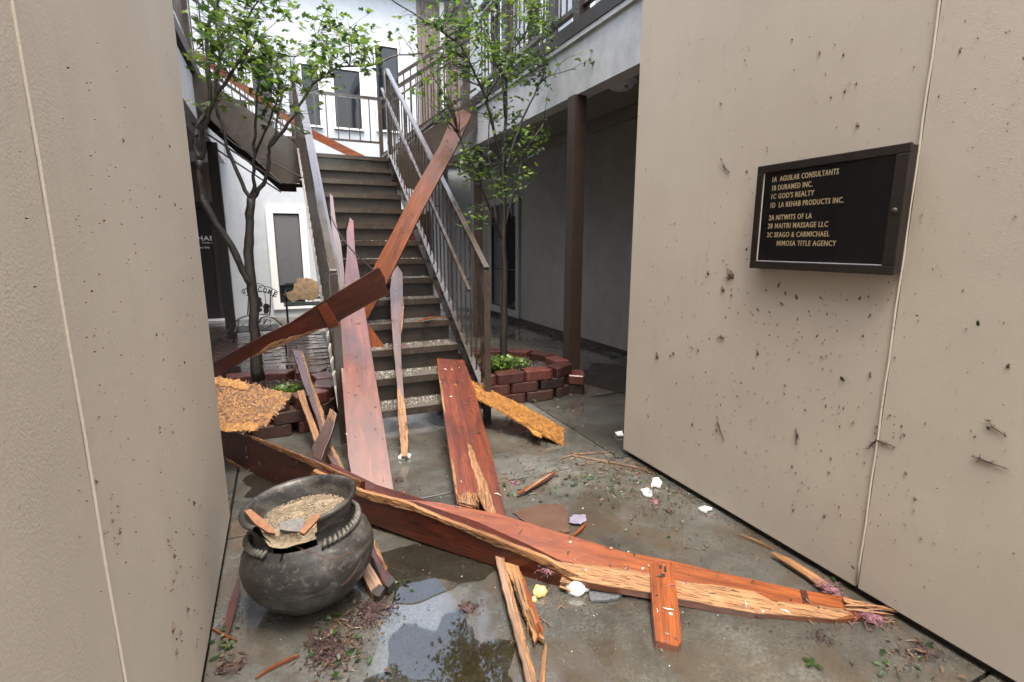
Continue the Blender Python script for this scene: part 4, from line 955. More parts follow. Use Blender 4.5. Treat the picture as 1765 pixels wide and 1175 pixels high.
def strands(root, outline, P0, n, count, seed):
    rr = random.Random(seed); us = [p[0] for p in outline]; vs_ = [p[1] for p in outline]; col = {}
    a0 = n.orthogonal().normalized(); b0 = n.cross(a0)
    for _ in range(count):
        for _t in range(30):
            x, y = rr.uniform(min(us), max(us)), rr.uniform(min(vs_), max(vs_)); c = False
            for i in range(len(outline)):
                (x1, y1), (x2, y2) = outline[i-1], outline[i]
                if (y1 > y) != (y2 > y) and x < (x2-x1)*(y-y1)/(y2-y1) + x1: c = not c
            if c: break
        p = atp(x, y, P0, n) + n*rr.uniform(.0005, .004); t = rr.gauss(.5, .8); d = a0*math.cos(t) + b0*math.sin(t); e = n.cross(d); L = rr.uniform(.010, .032); w = rr.uniform(.0018, .006); k = n*rr.uniform(-.001, .006)
        mt = rr.choice(OSBM); mb = col.setdefault(mt.name, (mt, MB()))[1]
        mb.add([p - d*L - e*w*.6, p - d*L*.7 + e*w, p + d*L + e*w*.5 + k, p + d*L*.8 - e*w + k], [(0, 1, 2, 3)])
    for mt, mb in col.values(): tag(mb.build('strands', mt, root), kind='stuff')
OSBM = [simple('strand_pale', (.29, .135, .026), (.21, .09, .018), .6, 30, 0, .2), simple('strand_orange', (.30, .125, .024), (.22, .085, .016), .6, 30, 0, .2), simple('strand_brown', (.12, .05, .016), (.08, .03, .01), .6, 30, 0, .2)]
strands(*OS1, 900, 1); strands(*OS2, 1500, 2)
def sliver(label, pts, z, w, mat, name='wood_sliver'):
    P = [G(u, v, z if not isinstance(z, (list, tuple)) else z[i]) for i, (u, v) in enumerate(pts)]; n = len(P)
    root = None
    m = MB(); L = []
    for i, p in enumerate(P):
        d = (P[min(i+1, n-1)] - P[max(i-1, 0)]).normalized(); s = d.cross(Z_).normalized(); ww = w * (1 if 0 < i < n-1 else .35)
        L.append((p - s*ww/2, p + s*ww/2))
    vs = []; fs = []
    for a, b_ in L: vs += [a, b_, b_ - Z_*.008, a - Z_*.008]
    for i in range(n-1):
        for k in range(4): fs.append((i*4+k, i*4+(k+1) % 4, (i+1)*4+(k+1) % 4, (i+1)*4+k))
    fs += [(0,1,2,3), (4*n-1, 4*n-2, 4*n-3, 4*n-4)]
    m.add(vs, fs); o = m.build(name, mat); tag(o, label, 'wood splinter' if 'sliver' in name else 'stick')
    uv = o.data.uv_layers.new(name='UVMap'); dd = (P[-1]-P[0]).normalized(); ss = dd.cross(Z_)
    for lp in o.data.loops:
        q = o.data.vertices[lp.vertex_index].co - P[0]; uv.data[lp.index].uv = (q.dot(dd), q.dot(ss) + q.z)
    return o
sliver('long pale split of wood lying at the foot of the right wall', [(1331, 952), (1360, 966), (1395, 988), (1432, 1016), (1450, 1030)], .03, .05, M_raw)
sliver('thin pale wood strip touching the right wall behind the long split', [(1275, 920), (1300, 930), (1332, 944)], .015, .012, M_raw)
sliver('thin straw coloured splinter past the end of the long board at the wall', [(1460, 1036), (1510, 1044), (1556, 1054)], .03, .014, M_raw)
sliver('dark red pointed splinter on the ground at the left of the pot', [(412, 996), (404, 1030), (396, 1062), (392, 1092)], [.08, .05, .03, .012], .03, M_drk)
sliver('thin orange stick among leaves beside the left wall foot', [(365, 1082), (385, 1092), (408, 1103)], .012, .008, M_org, 'stick')
sliver('thin reddish stick on the wet ground at the bottom left', [(440, 1168), (462, 1152), (490, 1138), (516, 1127)], .012, .009, M_org, 'stick')
sliver('broken reddish wood chunk lying among bits beside the slab joint', [(893, 850), (915, 838), (940, 824), (957, 812)], .03, .035, M_org)
sliver('pale inner splinter lying on the broken chunk by the slab joint', [(905, 846), (930, 828), (950, 816)], .042, .018, M_raw2)
sliver('little brown stick by the lilac scrap behind the long board', [(988, 922), (1000, 912), (1010, 900)], .02, .014, M_org, 'stick')
sliver('long thin straw piece near the right wall corner', [(985, 783), (1020, 790), (1060, 797), (1112, 808)], .012, .010, M_raw2, 'stick')
sliver('pale thin strip near the end of the yellow strip', [(965, 790), (990, 782), (1050, 778)], .012, .012, M_raw2, 'stick')
sliver('short orange chip standing by the foot of the widest plank', [(688, 862), (694, 852), (697, 846)], .02, .02, M_org)
sliver('dark twig lying in the covered walkway near the right wall corner', [(1018, 683), (1045, 679), (1075, 674)], .015, .012, M_bark, 'stick')
sliver('pale brown wood piece lying on the fifth tread', [(722, 552), (745, 546), (768, 546)], 0.80, .06, M_org)
# boards on the landing and left flight
P0, P1 = Vector((.42, LY1 - .18, LZ + .50)), Vector((1.35, LY1 - .35, LZ + .06))
MB().bar(P0, P1, .04, .11).build('w', M_org); o = COL.objects['w']; o.name = 'fallen_board'; tag(o, 'orange board fallen against the landing rail at the top of the stairs', 'board')
o = MB().bar((-.8, LY1 - .35, LZ + 1.28), (.40, LY1 - .40, LZ + .48), .04, .09).build('fallen_board', M_org); tag(o, 'orange board lying along the left upper flight', 'board')
for o in [x for x in bpy.data.objects if x.name.startswith('fallen_board') and x.type == 'MESH']:
    uv = o.data.uv_layers.new(name='UVMap')
    for lp in o.data.loops:
        co = o.data.vertices[lp.vertex_index].co; uv.data[lp.index].uv = (co.x, co.y + co.z)

# ---------------------------------------------------------------- clay pot
PC = Vector((.045, 2.128, 0)); PS = .94
pot = empty('clay_pot', PC, 'cracked blackened clay pot with a rope band and broken rim, filled with grit', 'pot')
outer = [(.085, .0), (.125, .012), (.175, .045), (.225, .095), (.262, .150), (.281, .205), (.283, .250), (.268, .300), (.240, .338), (.212, .360), (.203, .378), (.206, .400), (.214, .428), (.226, .452), (.234, .466)]
rim = [(.243, .474), (.244, .486), (.234, .493), (.220, .486)]
inner = [(.210, .462), (.205, .436), (.190, .405), (.186, .375), (.195, .345), (.205, .30)]
prof_ = outer + rim + inner; NS = 120
tilt = Matrix.Rotation(R(2.5), 4, 'Y') @ Matrix.Rotation(R(1), 4, 'X')
tilt = Matrix.Rotation(R(-6), 4, Vector((math.sin(_y), math.cos(_y), 0)))
def PP(r, t, z):
    w = 1 + .012 * noise.noise(Vector((math.cos(t)*1.5, math.sin(t)*1.5, z*4)))
    q = tilt @ Vector((r*w*PS*math.cos(t), r*w*PS*math.sin(t), z*PS)); return PC + q + Vector((0, 0, .0))
# angles: direction toward the viewer is about -90 deg in world
def cut(t):
    d = math.degrees(t) % 360
    # gap on the viewer's left front
    a, b_ = 222, 286
    if a < d < b_:
        k = (d - a) / (b_ - a); e = min(k, 1-k)
        base_z = .366 + .012*noise.noise(Vector((d*.15, 0, 0)))
        return base_z if e > .08 else base_z + (.1) * (1 - e/.08)
    return 1
vs = []; fs = []
for (r, z) in prof_:
    for k in range(NS): vs.append(PP(r, 2*math.pi*k/NS, z))
nP = len(prof_)
for i in range(nP-1):
    for k in range(NS):
        tc_ = 2*math.pi*(k+.5)/NS; zc = max(prof_[i][1], prof_[i+1][1])
        if zc > cut(tc_): continue
        k2 = (k+1) % NS; fs.append((i*NS+k, i*NS+k2, (i+1)*NS+k2, (i+1)*NS+k))
fs.append(tuple(range(NS)))
m = MB().add(vs, fs); body = m.build('body', M_clay, pot, True)
rp = MB()
for k in range(64):
    d = 360*k/64
    if 226 < d < 282: continue
    t = R(d); c_ = PP(.222, t, .362); a_ = PP(.224, t + .045, .379); b_ = PP(.236, t - .045, .345)
    rp.tube([b_, c_.lerp(PP(.246, t, .366), .7), a_], [.005, .011, .005], 7)
rp.build('rope_band', simple('worn_clay', (.13, .12, .105), (.04, .038, .034), .5, 30, 0, .3), pot, True)
# grit fill
vs = []; fs = []; nr = 14
for i in range(nr+1):
    for k in range(48):
        t = 2*math.pi*k/48; r = .197 * i/nr; q = PP(r, t, .400 + .032*(1-(i/nr)**2) + .02*noise.noise(Vector((r*math.cos(t)*14, r*math.sin(t)*14, 2)))- (.02 if 222 < math.degrees(t) < 286 and i > 11 else 0)); vs.append(q)
for i in range(nr):
    for k in range(48): k2 = (k+1) % 48; fs.append((i*48+k, i*48+k2, (i+1)*48+k2, (i+1)*48+k))
MB().add(vs, fs).build('grit_fill', M_sand, pot, True)
g_ = MB()
for _ in range(1500):
    t = random.uniform(0, 6.28); r = .19*math.sqrt(random.random()); p = PP(r, t, .408 + .03*(1-(r/.197)**2)); s = random.uniform(.0008, .0026)
    g_.box(p - Vector((s, s, s)), p + Vector((s, s*.8, s)))
tag(g_.build('grit', M_sand, pot), kind='stuff')
def shard(px, z, mat, th=.016):
    pl = [G(u, v, z) for u, v in px]; n = Vector((0, -.5, .85)).normalized(); pl = [atp(u, v, pl[0], n) for u, v in px]
    me = slab_mesh(pl, n, th, X1, pl[0]); return link('shard', me, mat, pot)
shard([(421, 880), (432, 877), (452, 893), (472, 912), (474, 919), (462, 917), (440, 903)], .46, M_shard)
shard([(482, 900), (520, 892), (526, 898), (520, 916), (498, 915), (483, 912)], .43, M_clay, .02)
shard([(516, 916), (530, 896), (546, 884), (552, 890), (540, 903), (524, 920)], .46, M_shard)
crk = [(470, 925), (490, 932), (512, 942), (528, 950), (545, 953), (556, 958), (570, 966), (585, 960), (603, 952), (618, 948)]
def onpot(u, v):
    d = ray(u, v); o_ = _C; t = 1.6
    best = None
    for k in range(900):
        q = o_ + d*(1.7 + k*.001); L_ = tilt.inverted() @ (q - PC) / PS
        if L_.z < 0 or L_.z > .36: continue
        r = math.hypot(L_.x, L_.y)
        for i in range(len(outer)-1):
            if outer[i][1] <= L_.z <= outer[i+1][1]:
                f_ = (L_.z-outer[i][1])/(outer[i+1][1]-outer[i][1]+1e-9); rr = outer[i][0] + f_*(outer[i+1][0]-outer[i][0])
                if r < rr + .001: return q
    return None
cp = [onpot(*q) for q in crk]; cp = [q for q in cp if q]
if len(cp) > 2: MB().tube(cp, [.002, .003] + [.0022]*(len(cp)-3) + [.001], 5).build('crack', simple('clay_crack', (.10, .05, .03), None, .8, 30, 0, 0), pot)
cp = [onpot(*q) for q in ((618, 948), (622, 965), (612, 985), (600, 1000), (588, 1010))]; cp = [q for q in cp if q]
if len(cp) > 2: MB().tube(cp, .0018, 5).build('crack', MATS['clay_crack'], pot)

# ---------------------------------------------------------------- garden seats by the far wall
gs = empty('garden_chair', (-.35, 7.35, .05), 'black iron garden chair whose curved back spells WELCOME', 'chair')
def C3(u, v, y=7.35): return at(u, v, 'y', y)
tb = lambda pts, r=.008, nm='frame', y=7.35: MB().tube([C3(u, v, y) for u, v in pts], r, 6).build(nm, M_blk, gs, True)
tb([(417, 500), (432, 494), (450, 492), (465, 495), (479, 503)], .006, 'back_arch'); tb([(424, 510), (436, 504), (450, 502), (463, 505), (472, 512)], .006, 'back_arch')
tb([(429, 508), (428, 525), (427, 542)]); tb([(466, 506), (466, 525), (465, 542)]); tb([(427, 543), (446, 541), (466, 543)])
tb([(438, 494), (444, 488), (452, 490), (457, 495)], .005); tb([(443, 503), (442, 520), (445, 541)], .004); tb([(456, 503), (458, 520), (455, 541)], .004)
# welcome letters on the arch
A_, B_ = C3(419, 506), C3(477, 509); wdt = (B_-A_).length; word = 'WELCOME'
for i, chh in enumerate(word):
    f_ = (i + .5)/len(word); u = 419 + f_*58; v = 507 - 9*(1-(2*f_-1)**2) + 2; rot = (2*f_-1)*.55
    text(chh, 'letter', M_blk, gs, C3(u-3.2, v + 2.5 + (.0), 7.345), (math.cos(rot), 0, -math.sin(rot)), (math.sin(rot), 0, math.cos(rot)), .045, .085, .003, .004)
def disc(cu, cv, ru, rv, nm, y=7.35, n=16):
    pts = [(cu + ru*math.cos(6.283*k/n), cv + rv*math.sin(6.283*k/n)) for k in range(n)]; P3 = [C3(u, v, y) for u, v in pts]
    me = slab_mesh(P3, Vector((0, -1, 0)), .006, X1, P3[0]); return link(nm, me, M_blk, gs)
disc(447, 516, 4, 4, 'ornament'); disc(447, 524, 6, 6, 'ornament'); disc(459, 528, 6, 5, 'ornament'); disc(436, 528, 5, 6, 'ornament'); disc(459, 535, 5, 6, 'ornament'); disc(447, 534, 5, 4, 'ornament')
for s in (0, 1):
    yy = 7.2 if s else 6.8
    tb([(386, 563), (388, 571), (395, 570), (400, 560), (412, 549), (425, 544), (440, 546), (447, 556)], .009, 'arm', yy)
    tb([(447, 556), (450, 548), (460, 545), (472, 548), (482, 556), (490, 566)], .009, 'arm', yy)
    tb([(455, 558), (460, 550), (467, 553), (466, 562), (457, 566), (450, 562)], .006, 'scroll', yy)
    tb([(447, 556), (446, 580), (444, 604)], .009, 'leg', yy); tb([(488, 566), (492, 590), (494, 612)], .009, 'leg', yy)
    tb([(412, 549), (408, 575), (402, 590)], .009, 'leg', yy)
seat = MB()
for k in range(7): seat.bar((-.56, 6.84 + k*.07, .46), (-.06, 6.84 + k*.07, .46), .05, .014)
seat.build('seat', M_blk, gs)
bn = empty('garden_bench', (.3, 9.1, .05), 'green and black garden bench under the pale far window', 'bench')
for k in range(5):
    MB().bar((.02, 8.85 + k*.09, .53), (.72, 8.85 + k*.09, .53), .07, .02).build('slat', M_green, bn)
for x in (.06, .68):
    for y in (8.87, 9.2): box('leg', (x - .015, y - .015, .05), (x + .015, y + .015, .518), M_blk, bn)
    MB().tube([(x, 8.85, .54), (x, 8.83, .68), (x, 8.95, .76), (x, 9.12, .74), (x, 9.22, .55)], .01, 6).build('arm', M_blk, bn, True)
for k in range(4): MB().bar((.06, 9.24, .60 + k*.08), (.68, 9.24, .60 + k*.08), .015, .04).build('slat', M_green, bn)

# ---------------------------------------------------------------- cable hanging over the left rail
cpts = [at(380, 225, 'y', 7.0), at(410, 252, 'y', 6.6), at(470, 280, 'y', 6.2), at(520, 305, 'y', 5.9), at(547, 317, 'y', 5.75), at(558, 335, 'y', 5.72), at(570, 372, 'y', 5.7), at(590, 410, 'y', 5.4), at(615, 440, 'y', 5.0), at(640, 462, 'y', 4.6), at(655, 478, 'y', 4.45)]
def smooth(pts, n=6):
    out = []; P = [pts[0]] + list(pts) + [pts[-1]]
    for i in range(1, len(P)-2):
        for k in range(n):
            t = k/n; a, b_, c_, d_ = P[i-1], P[i], P[i+1], P[i+2]
            out.append(.5*((2*b_) + (c_-a)*t + (2*a-5*b_+4*c_-d_)*t*t + (3*b_-a-3*c_+d_)*t**3))
    return out + [pts[-1]]
tag(MB().tube(smooth(cpts), .006, 6).build('cable', M_cab, None, True), 'thin black cable hanging over the left stair rail and down across the treads', 'cable')

# ---------------------------------------------------------------- lumps of foam, shingle, cardboard
def lump(name, label, cat, c, r, mat, seed, sq=(1, 1, .6)):
    bm = bmesh.new(); bmesh.ops.create_icosphere(bm, subdivisions=3, radius=1)
    for v in bm.verts:
        d = 1 + .35*noise.noise(v.co*1.6 + Vector((seed, 0, 0))) + .16*noise.noise(v.co*5 + Vector((seed, 3, 0)))
        v.co = Vector((v.co.x*d*r*sq[0], v.co.y*d*r*sq[1], max(v.co.z*d*r*sq[2], -r*sq[2]*.5))) + Vector(c) + Vector((0, 0, r*sq[2]*.5))
    me = bpy.data.meshes.new(name); bm.to_mesh(me); bm.free(); o = link(name, me, mat, None, True); return tag(o, label, cat)
lump('foam_chunk', 'largest white foam chunk at the broken end of the dark beam', 'foam', G(994, 1018), .052, M_foam, 1, (1, .8, .7))
lump('foam_chunk', 'yellow foam chunk beside the split plank', 'foam', G(931, 1024), .032, M_yfoam, 2, (.9, .9, .8))
lump('foam_chunk', 'tiny yellow foam crumb next to the yellow chunk', 'foam', G(920, 1034), .013, M_yfoam, 3)
lump('foam_chunk', 'white foam lump that the slim plank stands in', 'foam', G(697, 790), .042, M_foam, 4, (1, .7, .6))
def plate(name, label, cat, px, z, th, mat, rag=.003):
    P = [G(u, v, z) for u, v in px]; q = ragged([(p.x, p.y) for p in P], rag, .015); P = [Vector((a.x, a.y, z)) for a in q]
    me = slab_mesh(P, Z_, th, X1, P[0]); o = link(name, me, mat); return tag(o, label, cat)
plate('plaster_flake', 'white flake lying nearest the right wall corner among the litter', 'plaster', [(1123, 836), (1125, 824), (1134, 822), (1141, 830), (1138, 838), (1130, 835)], .02, .015, M_foam)
plate('plaster_flake', 'grey white flake just in front of the white one', 'plaster', [(1104, 843), (1115, 840), (1124, 847), (1124, 856), (1112, 853)], .015, .01, simple('grey_plaster', (.55, .55, .52), None, .6, 20))
plate('plaster_flake', 'small white flake against the foot of the right wall', 'plaster', [(1204, 875), (1214, 871), (1228, 875), (1216, 881)], .02, .012, M_foam)
plate('plaster_flake', 'white scrap at the far bottom corner of the right wall', 'plaster', [(1060, 744), (1072, 742), (1074, 750), (1064, 750)], .02, .01, M_foam)
plate('roof_shingle', 'dark grey shingle scrap under the edge of the long board', 'shingle', [(1018, 1012), (1040, 1006), (1078, 1018), (1066, 1030), (1040, 1034), (1020, 1036), (1016, 1026)], .012, .01, M_shin)
plate('cardboard_sheet', 'flat wet brown sheet lying behind the long board', 'cardboard', [(884, 884), (930, 868), (968, 867), (978, 882), (982, 916), (940, 918), (900, 895)], .008, .004, M_card, .004)
plate('plastic_scrap', 'pale lilac scrap beside the flat brown sheet', 'scrap', [(982, 892), (990, 886), (1010, 887), (1011, 894), (1002, 903), (990, 902), (981, 900)], .016, .003, simple('lilac_plastic', (.20, .19, .25), (.14, .13, .18), .35, 9))
# pink insulation
def tuft(label, c, r, mat, seed, n=70, flatk=.5):
    """torn wad: a few sagging matted lumps with fine loose strands"""
    rnd = random.Random(seed); m = MB(); c = Vector(c)
    for _ in range(max(3, n // 10)):
        q = c + Vector((rnd.gauss(0, r*.16), rnd.gauss(0, r*.16), 0)); rr = r*rnd.uniform(.16, .42); an = rnd.uniform(0, 3.14); el = rnd.uniform(.35, 1); h = rr*flatk*rnd.uniform(.5, 1.2)
        vs = []; fs = []; NK, NI = 12, 5; sd = rnd.uniform(0, 50)
        for i in range(NI):
            ph = i/(NI-1)*math.pi/2
            for k in range(NK):
                t = 2*math.pi*k/NK; w = 1 + 1.0*noise.noise(Vector((math.cos(t)*2 + sd, math.sin(t)*2, i*.6))) + rnd.gauss(0, .09)
                x, y = rr*w*math.cos(ph)*math.cos(t), rr*el*w*math.cos(ph)*math.sin(t)
                vs.append(q + Vector((x*math.cos(an) - y*math.sin(an), x*math.sin(an) + y*math.cos(an), h*math.sin(ph)*(1 + .5*w))))
        for i in range(NI-1):
            for k in range(NK): k2 = (k+1) % NK; fs.append((i*NK+k, i*NK+k2, (i+1)*NK+k2, (i+1)*NK+k))
        m.add(vs, fs)
    for _ in range(n):
        q = c + Vector((rnd.gauss(0, r*.42), rnd.gauss(0, r*.42), abs(rnd.gauss(0, r*flatk*.25)) + .002)); pts = [q]; d = Vector((rnd.gauss(0, 1), rnd.gauss(0, 1), rnd.gauss(0, .3)))
        for k in range(3): d = (d + Vector((rnd.gauss(0, .7), rnd.gauss(0, .7), rnd.gauss(0, .3)))).normalized(); e = pts[-1] + d*r*.14; e.z = max(e.z, c.z + .001); pts.append(e)
        w = r*rnd.uniform(.008, .03); m.tube(pts, [w*.5, w, w*.8, w*.2], 4)
    o = m.build('insulation_tuft', mat, None, True); return tag(o, label, 'insulation')
tuft('pink insulation tuft hanging on the broken end of the dark beam', G(944, 985, .06), .05, M_pink, 1, 60)
tuft('pink insulation wad at the splintered tip of the long board by the wall', G(1500, 1065, .02), .065, M_pink, 2, 120)
tuft('pink insulation strip on the upper side of the long board near its tip', G(1430, 1015, .05), .07, M_pink, 3, 60)
tuft('mauve soaked insulation by the foot of the right wall at the bottom right', G(1600, 1125), .06, M_mauve, 4, 90)
tuft('mauve soaked lump on the open concrete left of the split plank', G(808, 1048), .055, M_mauve, 5, 60, .4)
tuft('large mauve sodden mat on the ground below the pot', G(565, 1120), .10, M_mauve, 6, 220, .14)
tuft('mauve lump near the white flakes by the wall', G(1128, 866), .05, M_pink, 7, 50)
tuft('sodden lump beside the shallow stain right of the slab joint', G(1155, 882), .05, M_mauve, 8, 40)
tuft('mauve lump on the concrete below the end of the long board', G(1414, 1098), .05, M_mauve, 9, 60, .3)
tuft('sodden brown clump at the charred ends by the pot', G(640, 1055), .10, M_mauve, 10, 120, .3)
tuft('mauve clump at the foot of the left wall in the bottom left', G(400, 1150), .06, M_mauve, 12, 60, .3)
tuft('small mauve clump between the red plank and the broken chunk', G(885, 832), .05, M_pink, 13, 40, .3)
tuft('pink clump on the third tread', (.95, 4.60, 3*RI), .09, M_pink, 14, 60, .2)
tuft('sodden grey clump right of the foot of the widest plank', G(688, 828), .045, M_mauve, 15, 40, .4)
tuft('pink insulation tuft caught on the left edge of the directory sign', (WX - .06, y1_ if False else c4[3].y, at(1308, 372, 'x', WX - .06).z), .02, M_pink, 16, 40, .5)

# ---------------------------------------------------------------- litter of bits: uncountable
rnd = random.Random(99)
def litter(name, regions, kind, mat, seed):
    m = MB(); r_ = random.Random(seed)
    for (cu, cv, ru, rv, n, s) in regions:
        for _ in range(n):
            a = r_.gauss(0, .5); b_ = r_.gauss(0, .5); p = G(cu + a*ru, cv + b_*rv, .004)
            if not (LX + .02 < p.x < WX - .01 or p.y > 2.9): continue
            sz = s*r_.uniform(.4, 1.4)
            if kind == 'leaf': simple_leaf(m, p + Vector((0, 0, .002 + r_.random()*.008)), sz, (r_.gauss(0, .35), r_.gauss(0, .35), 1), r_.uniform(0, 6.28))
            elif kind == 'chip':
                t = r_.uniform(0, 3.14); d = Vector((math.cos(t), math.sin(t), r_.gauss(0, .08)))*sz; m.tube([p - d, p + Vector((0, 0, .003)), p + d], [.0006, sz*.14, .0008], 4)
            else:
                k = sz*.35; q = [p + Vector((r_.uniform(-k, k), r_.uniform(-k, k), r_.uniform(0, k*.8))) for _ in range(5)]; m.add(q + [p - Vector((0, 0, .003))], [(0,1,2),(0,2,3),(0,3,4),(0,4,1),(1,2,5),(2,3,5),(3,4,5),(4,1,5)])
    return tag(m.build(name, mat), kind='stuff')
litter('leaf_litter', [(1080, 820, 120, 40, 110, .026), (960, 790, 160, 60, 60, .026), (1130, 870, 90, 60, 25, .025), (930, 840, 60, 25, 22, .035), (1590, 1130, 60, 40, 14, .032), (590, 1100, 60, 90, 36, .03), (385, 1110, 24, 36, 26, .03), (1000, 660, 90, 50, 40, .04), (960, 590, 150, 40, 80, .05), (1000, 830, 60, 25, 20, .035), (860, 800, 90, 60, 14, .025), (1430, 1000, 40, 20, 10, .03), (690, 1010, 30, 20, 10, .025), (450, 560, 100, 30, 40, .06)], 'leaf', M_lf2, 1)
litter('dead_leaf_litter', [(1080, 820, 140, 40, 140, .026), (1160, 860, 80, 60, 90, .022), (1350, 960, 200, 80, 60, .016), (1000, 650, 110, 60, 90, .035), (940, 590, 160, 40, 150, .05), (580, 1110, 60, 90, 70, .025), (390, 1110, 30, 60, 30, .03), (1580, 1130, 90, 50, 40, .025), (640, 1050, 60, 30, 30, .025), (440, 590, 100, 40, 80, .05), (900, 980, 500, 250, 130, .012)], 'leaf', simple('dead_leaf', (.085, .05, .024), (.035, .02, .012), .6, 60, 0, .1), 2)
litter('wood_chip_litter', [(1060, 800, 130, 22, 120, .028), (1230, 920, 120, 60, 30, .016), (1150, 850, 80, 40, 30, .02), (1490, 1055, 90, 25, 40, .03), (940, 1050, 50, 60, 30, .02), (590, 1110, 50, 80, 24, .02), (800, 900, 60, 30, 18, .02), (1000, 600, 120, 50, 40, .03), (1000, 1000, 450, 150, 50, .009), (900, 830, 60, 20, 22, .02), (1590, 1120, 70, 40, 16, .02)], 'chip', M_raw2, 3)
litter('foam_crumb_litter', [(900, 860, 400, 120, 60, .010), (960, 905, 30, 20, 26, .006), (1100, 840, 140, 50, 22, .012), (1100, 1060, 350, 90, 40, .006), (960, 620, 120, 60, 60, .018), (560, 1080, 150, 90, 20, .006)], 'crumb', M_foam, 4)
litter('mud_crumb_litter', [(1250, 1040, 300, 60, 160, .012), (1200, 900, 150, 90, 110, .012), (600, 1100, 80, 100, 150, .016), (390, 1120, 30, 70, 60, .016), (1000, 800, 250, 60, 120, .014), (1450, 1080, 140, 50, 100, .012), (660, 1050, 60, 40, 60, .014)], 'crumb', M_mud, 5)
litter('insulation_litter', [(1150, 860, 90, 60, 26, .03), (1590, 1120, 90, 50, 34, .03), (590, 1120, 50, 80, 40, .025), (880, 830, 80, 40, 20, .025), (1350, 1060, 200, 40, 24, .02), (700, 830, 40, 40, 6, .02)], 'crumb', M_mauve, 6)
def on_tread(mat, n, kind, seed, s, name):
    m = MB(); r_ = random.Random(seed)
    for _ in range(n):
        k = r_.choice([1,1,1,1,2,2,2,2,3,3,3,4,4,5,5,6,6,7,8,9,10,11]); p = Vector((r_.uniform(XL + .06, XR - .06), Y1 + (k-1)*TR + .02 + (TR - .02)*r_.random()**.6, k*RI + .003))
        if r_.random() < .5: p.x = XL + .06 + (XR-XL-.12)*abs(noise.noise(Vector((p.x*3, k*2, 0))))
        sz = s*r_.uniform(.4, 1.4)
        if kind == 'leaf': simple_leaf(m, p + Vector((0, 0, .004)), sz, (r_.gauss(0, .3), r_.gauss(0, .3), 1), r_.uniform(0, 6.28))
        else:
            q_ = sz*.4; q = [p + Vector((r_.uniform(-q_, q_), r_.uniform(-q_, q_), r_.uniform(0, q_*.8))) for _ in range(5)]; m.add(q + [p - Vector((0, 0, .003))], [(0,1,2),(0,2,3),(0,3,4),(0,4,1),(1,2,5),(2,3,5),(3,4,5),(4,1,5)])
    tag(m.build(name, mat), kind='stuff')
on_tread(M_foam, 2200, 'crumb', 7, .015, 'foam_crumb_litter'); on_tread(M_lf, 90, 'leaf', 8, .03, 'leaf_litter'); on_tread(M_pink, 120, 'crumb', 9, .02, 'insulation_litter')
# bits on planter soil
def on_soil(cx, cy, rx, ry, n, mat, s, name, seed):
    m = MB(); r_ = random.Random(seed)
    for _ in range(n):
        t = r_.uniform(0, 6.28); q = math.sqrt(r_.random()); p = Vector((cx + rx*q*math.cos(t), cy + ry*q*math.sin(t), .245)); k = s*r_.uniform(.3, 1)
        qq = [p + Vector((r_.uniform(-k, k), r_.uniform(-k, k), r_.uniform(0, k))) for _ in range(5)]; m.add(qq + [p - Vector((0, 0, .01))], [(0,1,2),(0,2,3),(0,3,4),(0,4,1),(1,2,5),(2,3,5),(3,4,5),(4,1,5)])
    tag(m.build(name, mat), kind='stuff')
for (cx, cy, rx, ry, s) in ((2.0, 4.8, .5, .4, 1), (-.15, 4.75, .38, .35, 2)):
    on_soil(cx, cy, rx, ry, 260, M_mud, .02, 'bark_mulch', 20+s); on_soil(cx, cy, rx, ry, 70, M_foam, .008, 'foam_crumb_litter', 30+s); on_soil(cx, cy, rx, ry, 60, simple('grey_gravel', (.3, .3, .3), None, .6, 30), .012, 'gravel', 40+s)
# flecks stuck to the walls by the storm
def flecks(name, x, s, regions, mat, seed, leafy=False):
    m = MB(); r_ = random.Random(seed); nrm = Vector((s, 0, 0))
    for (cu, cv, ru, rv, n, sz0) in regions:
        for _ in range(n):
            u, v = cu + r_.uniform(-1, 1)*ru, cv + r_.uniform(-1, 1)*rv; p = at(u, v, 'x', x); p.x = x + s*.0015
            if p.z < .05 or p.z > ROOF - .1: continue
            if x > 0 and (p.y > 2.83 or (y0 - .03 < p.y < y1 + .03 and z0 - .02 < p.z < z1 + .02)): continue
            if x < 0 and p.y > 2.97: continue
            sz = sz0*math.exp(r_.gauss(-.35, .55))
            if leafy: simple_leaf(m, p + nrm*.002, sz, (s, r_.gauss(0, .25), r_.gauss(0, .25)), r_.uniform(0, 6.28)); continue
            ang = r_.gauss(1.35, .45); d = Vector((0, math.cos(ang), math.sin(ang))); q = Vector((0, -d.z, d.y)); w = r_.uniform(.10, .3)
            pts = [(0, 0), (.25, w), (.6, w*.7), (1, .05), (.65, -w*.6), (.3, -w)]
            vs = [p + d*(a-.5)*sz + q*(b_ + r_.uniform(-.04, .04))*sz for a, b_ in pts]; top = p + nrm*(.004 + .1*sz); m.add(vs + [top], [(i, (i+1) % 6, 6) for i in range(6)])
    return tag(m.build(name, mat), kind='stuff')
flecks('mud_flecks', WX, -1, [(1330, 620, 230, 160, 140, .009), (1300, 780, 150, 110, 80, .010), (1620, 620, 140, 400, 60, .008), (1300, 250, 190, 180, 45, .009), (1220, 560, 110, 180, 70, .012), (1450, 850, 140, 120, 60, .008), (1240, 500, 40, 60, 16, .013), (1400, 580, 60, 50, 14, .012), (1310, 640, 200, 120, 10, .014), (1420, 560, 340, 520, 260, .0045), (1400, 260, 300, 240, 60, .007)], M_mud, 50)
flecks('insulation_flecks', WX, -1, [(1350, 640, 260, 180, 20, .014), (1620, 640, 140, 250, 12, .016), (1230, 600, 120, 180, 12, .02)], M_mauve, 51)
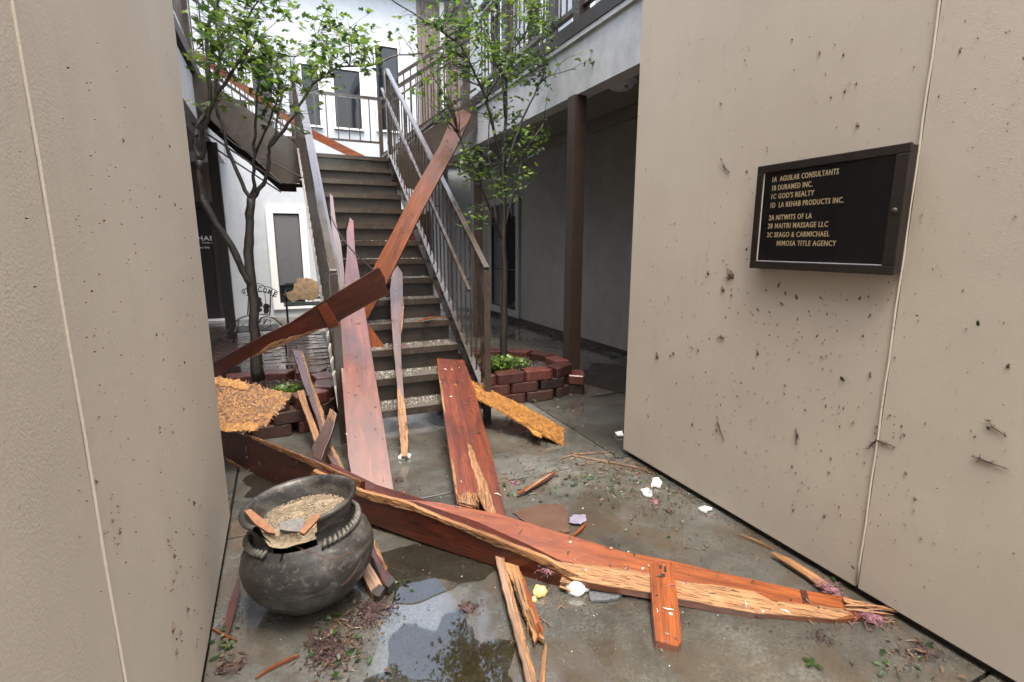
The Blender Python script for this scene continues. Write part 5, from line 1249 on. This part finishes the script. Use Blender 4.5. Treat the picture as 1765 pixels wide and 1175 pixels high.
flecks('leaf_flecks', WX, -1, [(1350, 640, 270, 200, 34, .014), (1640, 640, 110, 120, 6, .020), (1400, 900, 200, 90, 8, .012)], M_lf2, 52, True)
flecks('mud_flecks', LX, 1, [(250, 500, 120, 350, 40, .006), (320, 560, 50, 400, 60, .010), (150, 300, 120, 250, 14, .006), (320, 1000, 40, 130, 40, .012), (190, 900, 15, 60, 14, .008), (250, 560, 120, 500, 120, .0035)], M_mud, 53)
flecks('leaf_flecks', LX, 1, [(270, 680, 60, 200, 8, .012)], M_lf2, 54, True)
def wallbit(label, px, mat, cat='insulation', name='insulation_wisp'):
    pts = [at(u, v, 'x', WX) for u, v in px]; m = MB(); rr = [.0008] + [.0034]*(len(pts)-2) + [.0008]
    m.tube([Vector((WX - .004, p.y, p.z)) for p in pts], rr, 6); r_ = random.Random(len(label))
    for _ in range(12):
        p = r_.choice(pts); q = Vector((WX - .004, p.y, p.z)); e = q + Vector((-.003, r_.gauss(0, .010), r_.gauss(0, .009))); m.tube([q, e], [.0018, .0004], 4)
    return tag(m.build(name, mat, None, True), label, cat)
wallbit('mauve wisp stuck across the seam of the right wall', [(1498, 772), (1504, 764), (1512, 758), (1528, 764), (1544, 770)], M_mauve)
wallbit('mauve wisp stuck on the wall at the far right of the seam', [(1676, 786), (1690, 790), (1706, 797), (1733, 806)], M_mauve)
wallbit('thin wisp on the wall above the mauve one at the far right', [(1703, 724), (1714, 736), (1734, 750)], M_mud)
wallbit('reddish twisted wisp on the right wall left of the sign', [(1244, 274), (1249, 288), (1258, 296)], M_mauve)
wallbit('thin curved wisp low on the left part of the right wall', [(1237, 718), (1240, 735), (1248, 756)], M_mud)
wallbit('stubby mauve clot on the right wall below the sign', [(1372, 740), (1376, 750), (1372, 762)], M_mauve)
wallbit('round dark clot on the right wall near its far edge', [(1238, 582), (1243, 578), (1247, 584)], M_mauve)
# wet leaf lying alone
m = MB(); p = G(1402, 1143, .008)
for a in (0, 1.1, 2.3, 4.0): simple_leaf(m, p, .04, (.1, .1, 1), a)
tag(m.build('fallen_leaf', M_lf2), 'bright green leaf cluster lying alone on the concrete at the bottom', 'leaf')
# scraps stuck on boards
m = MB()
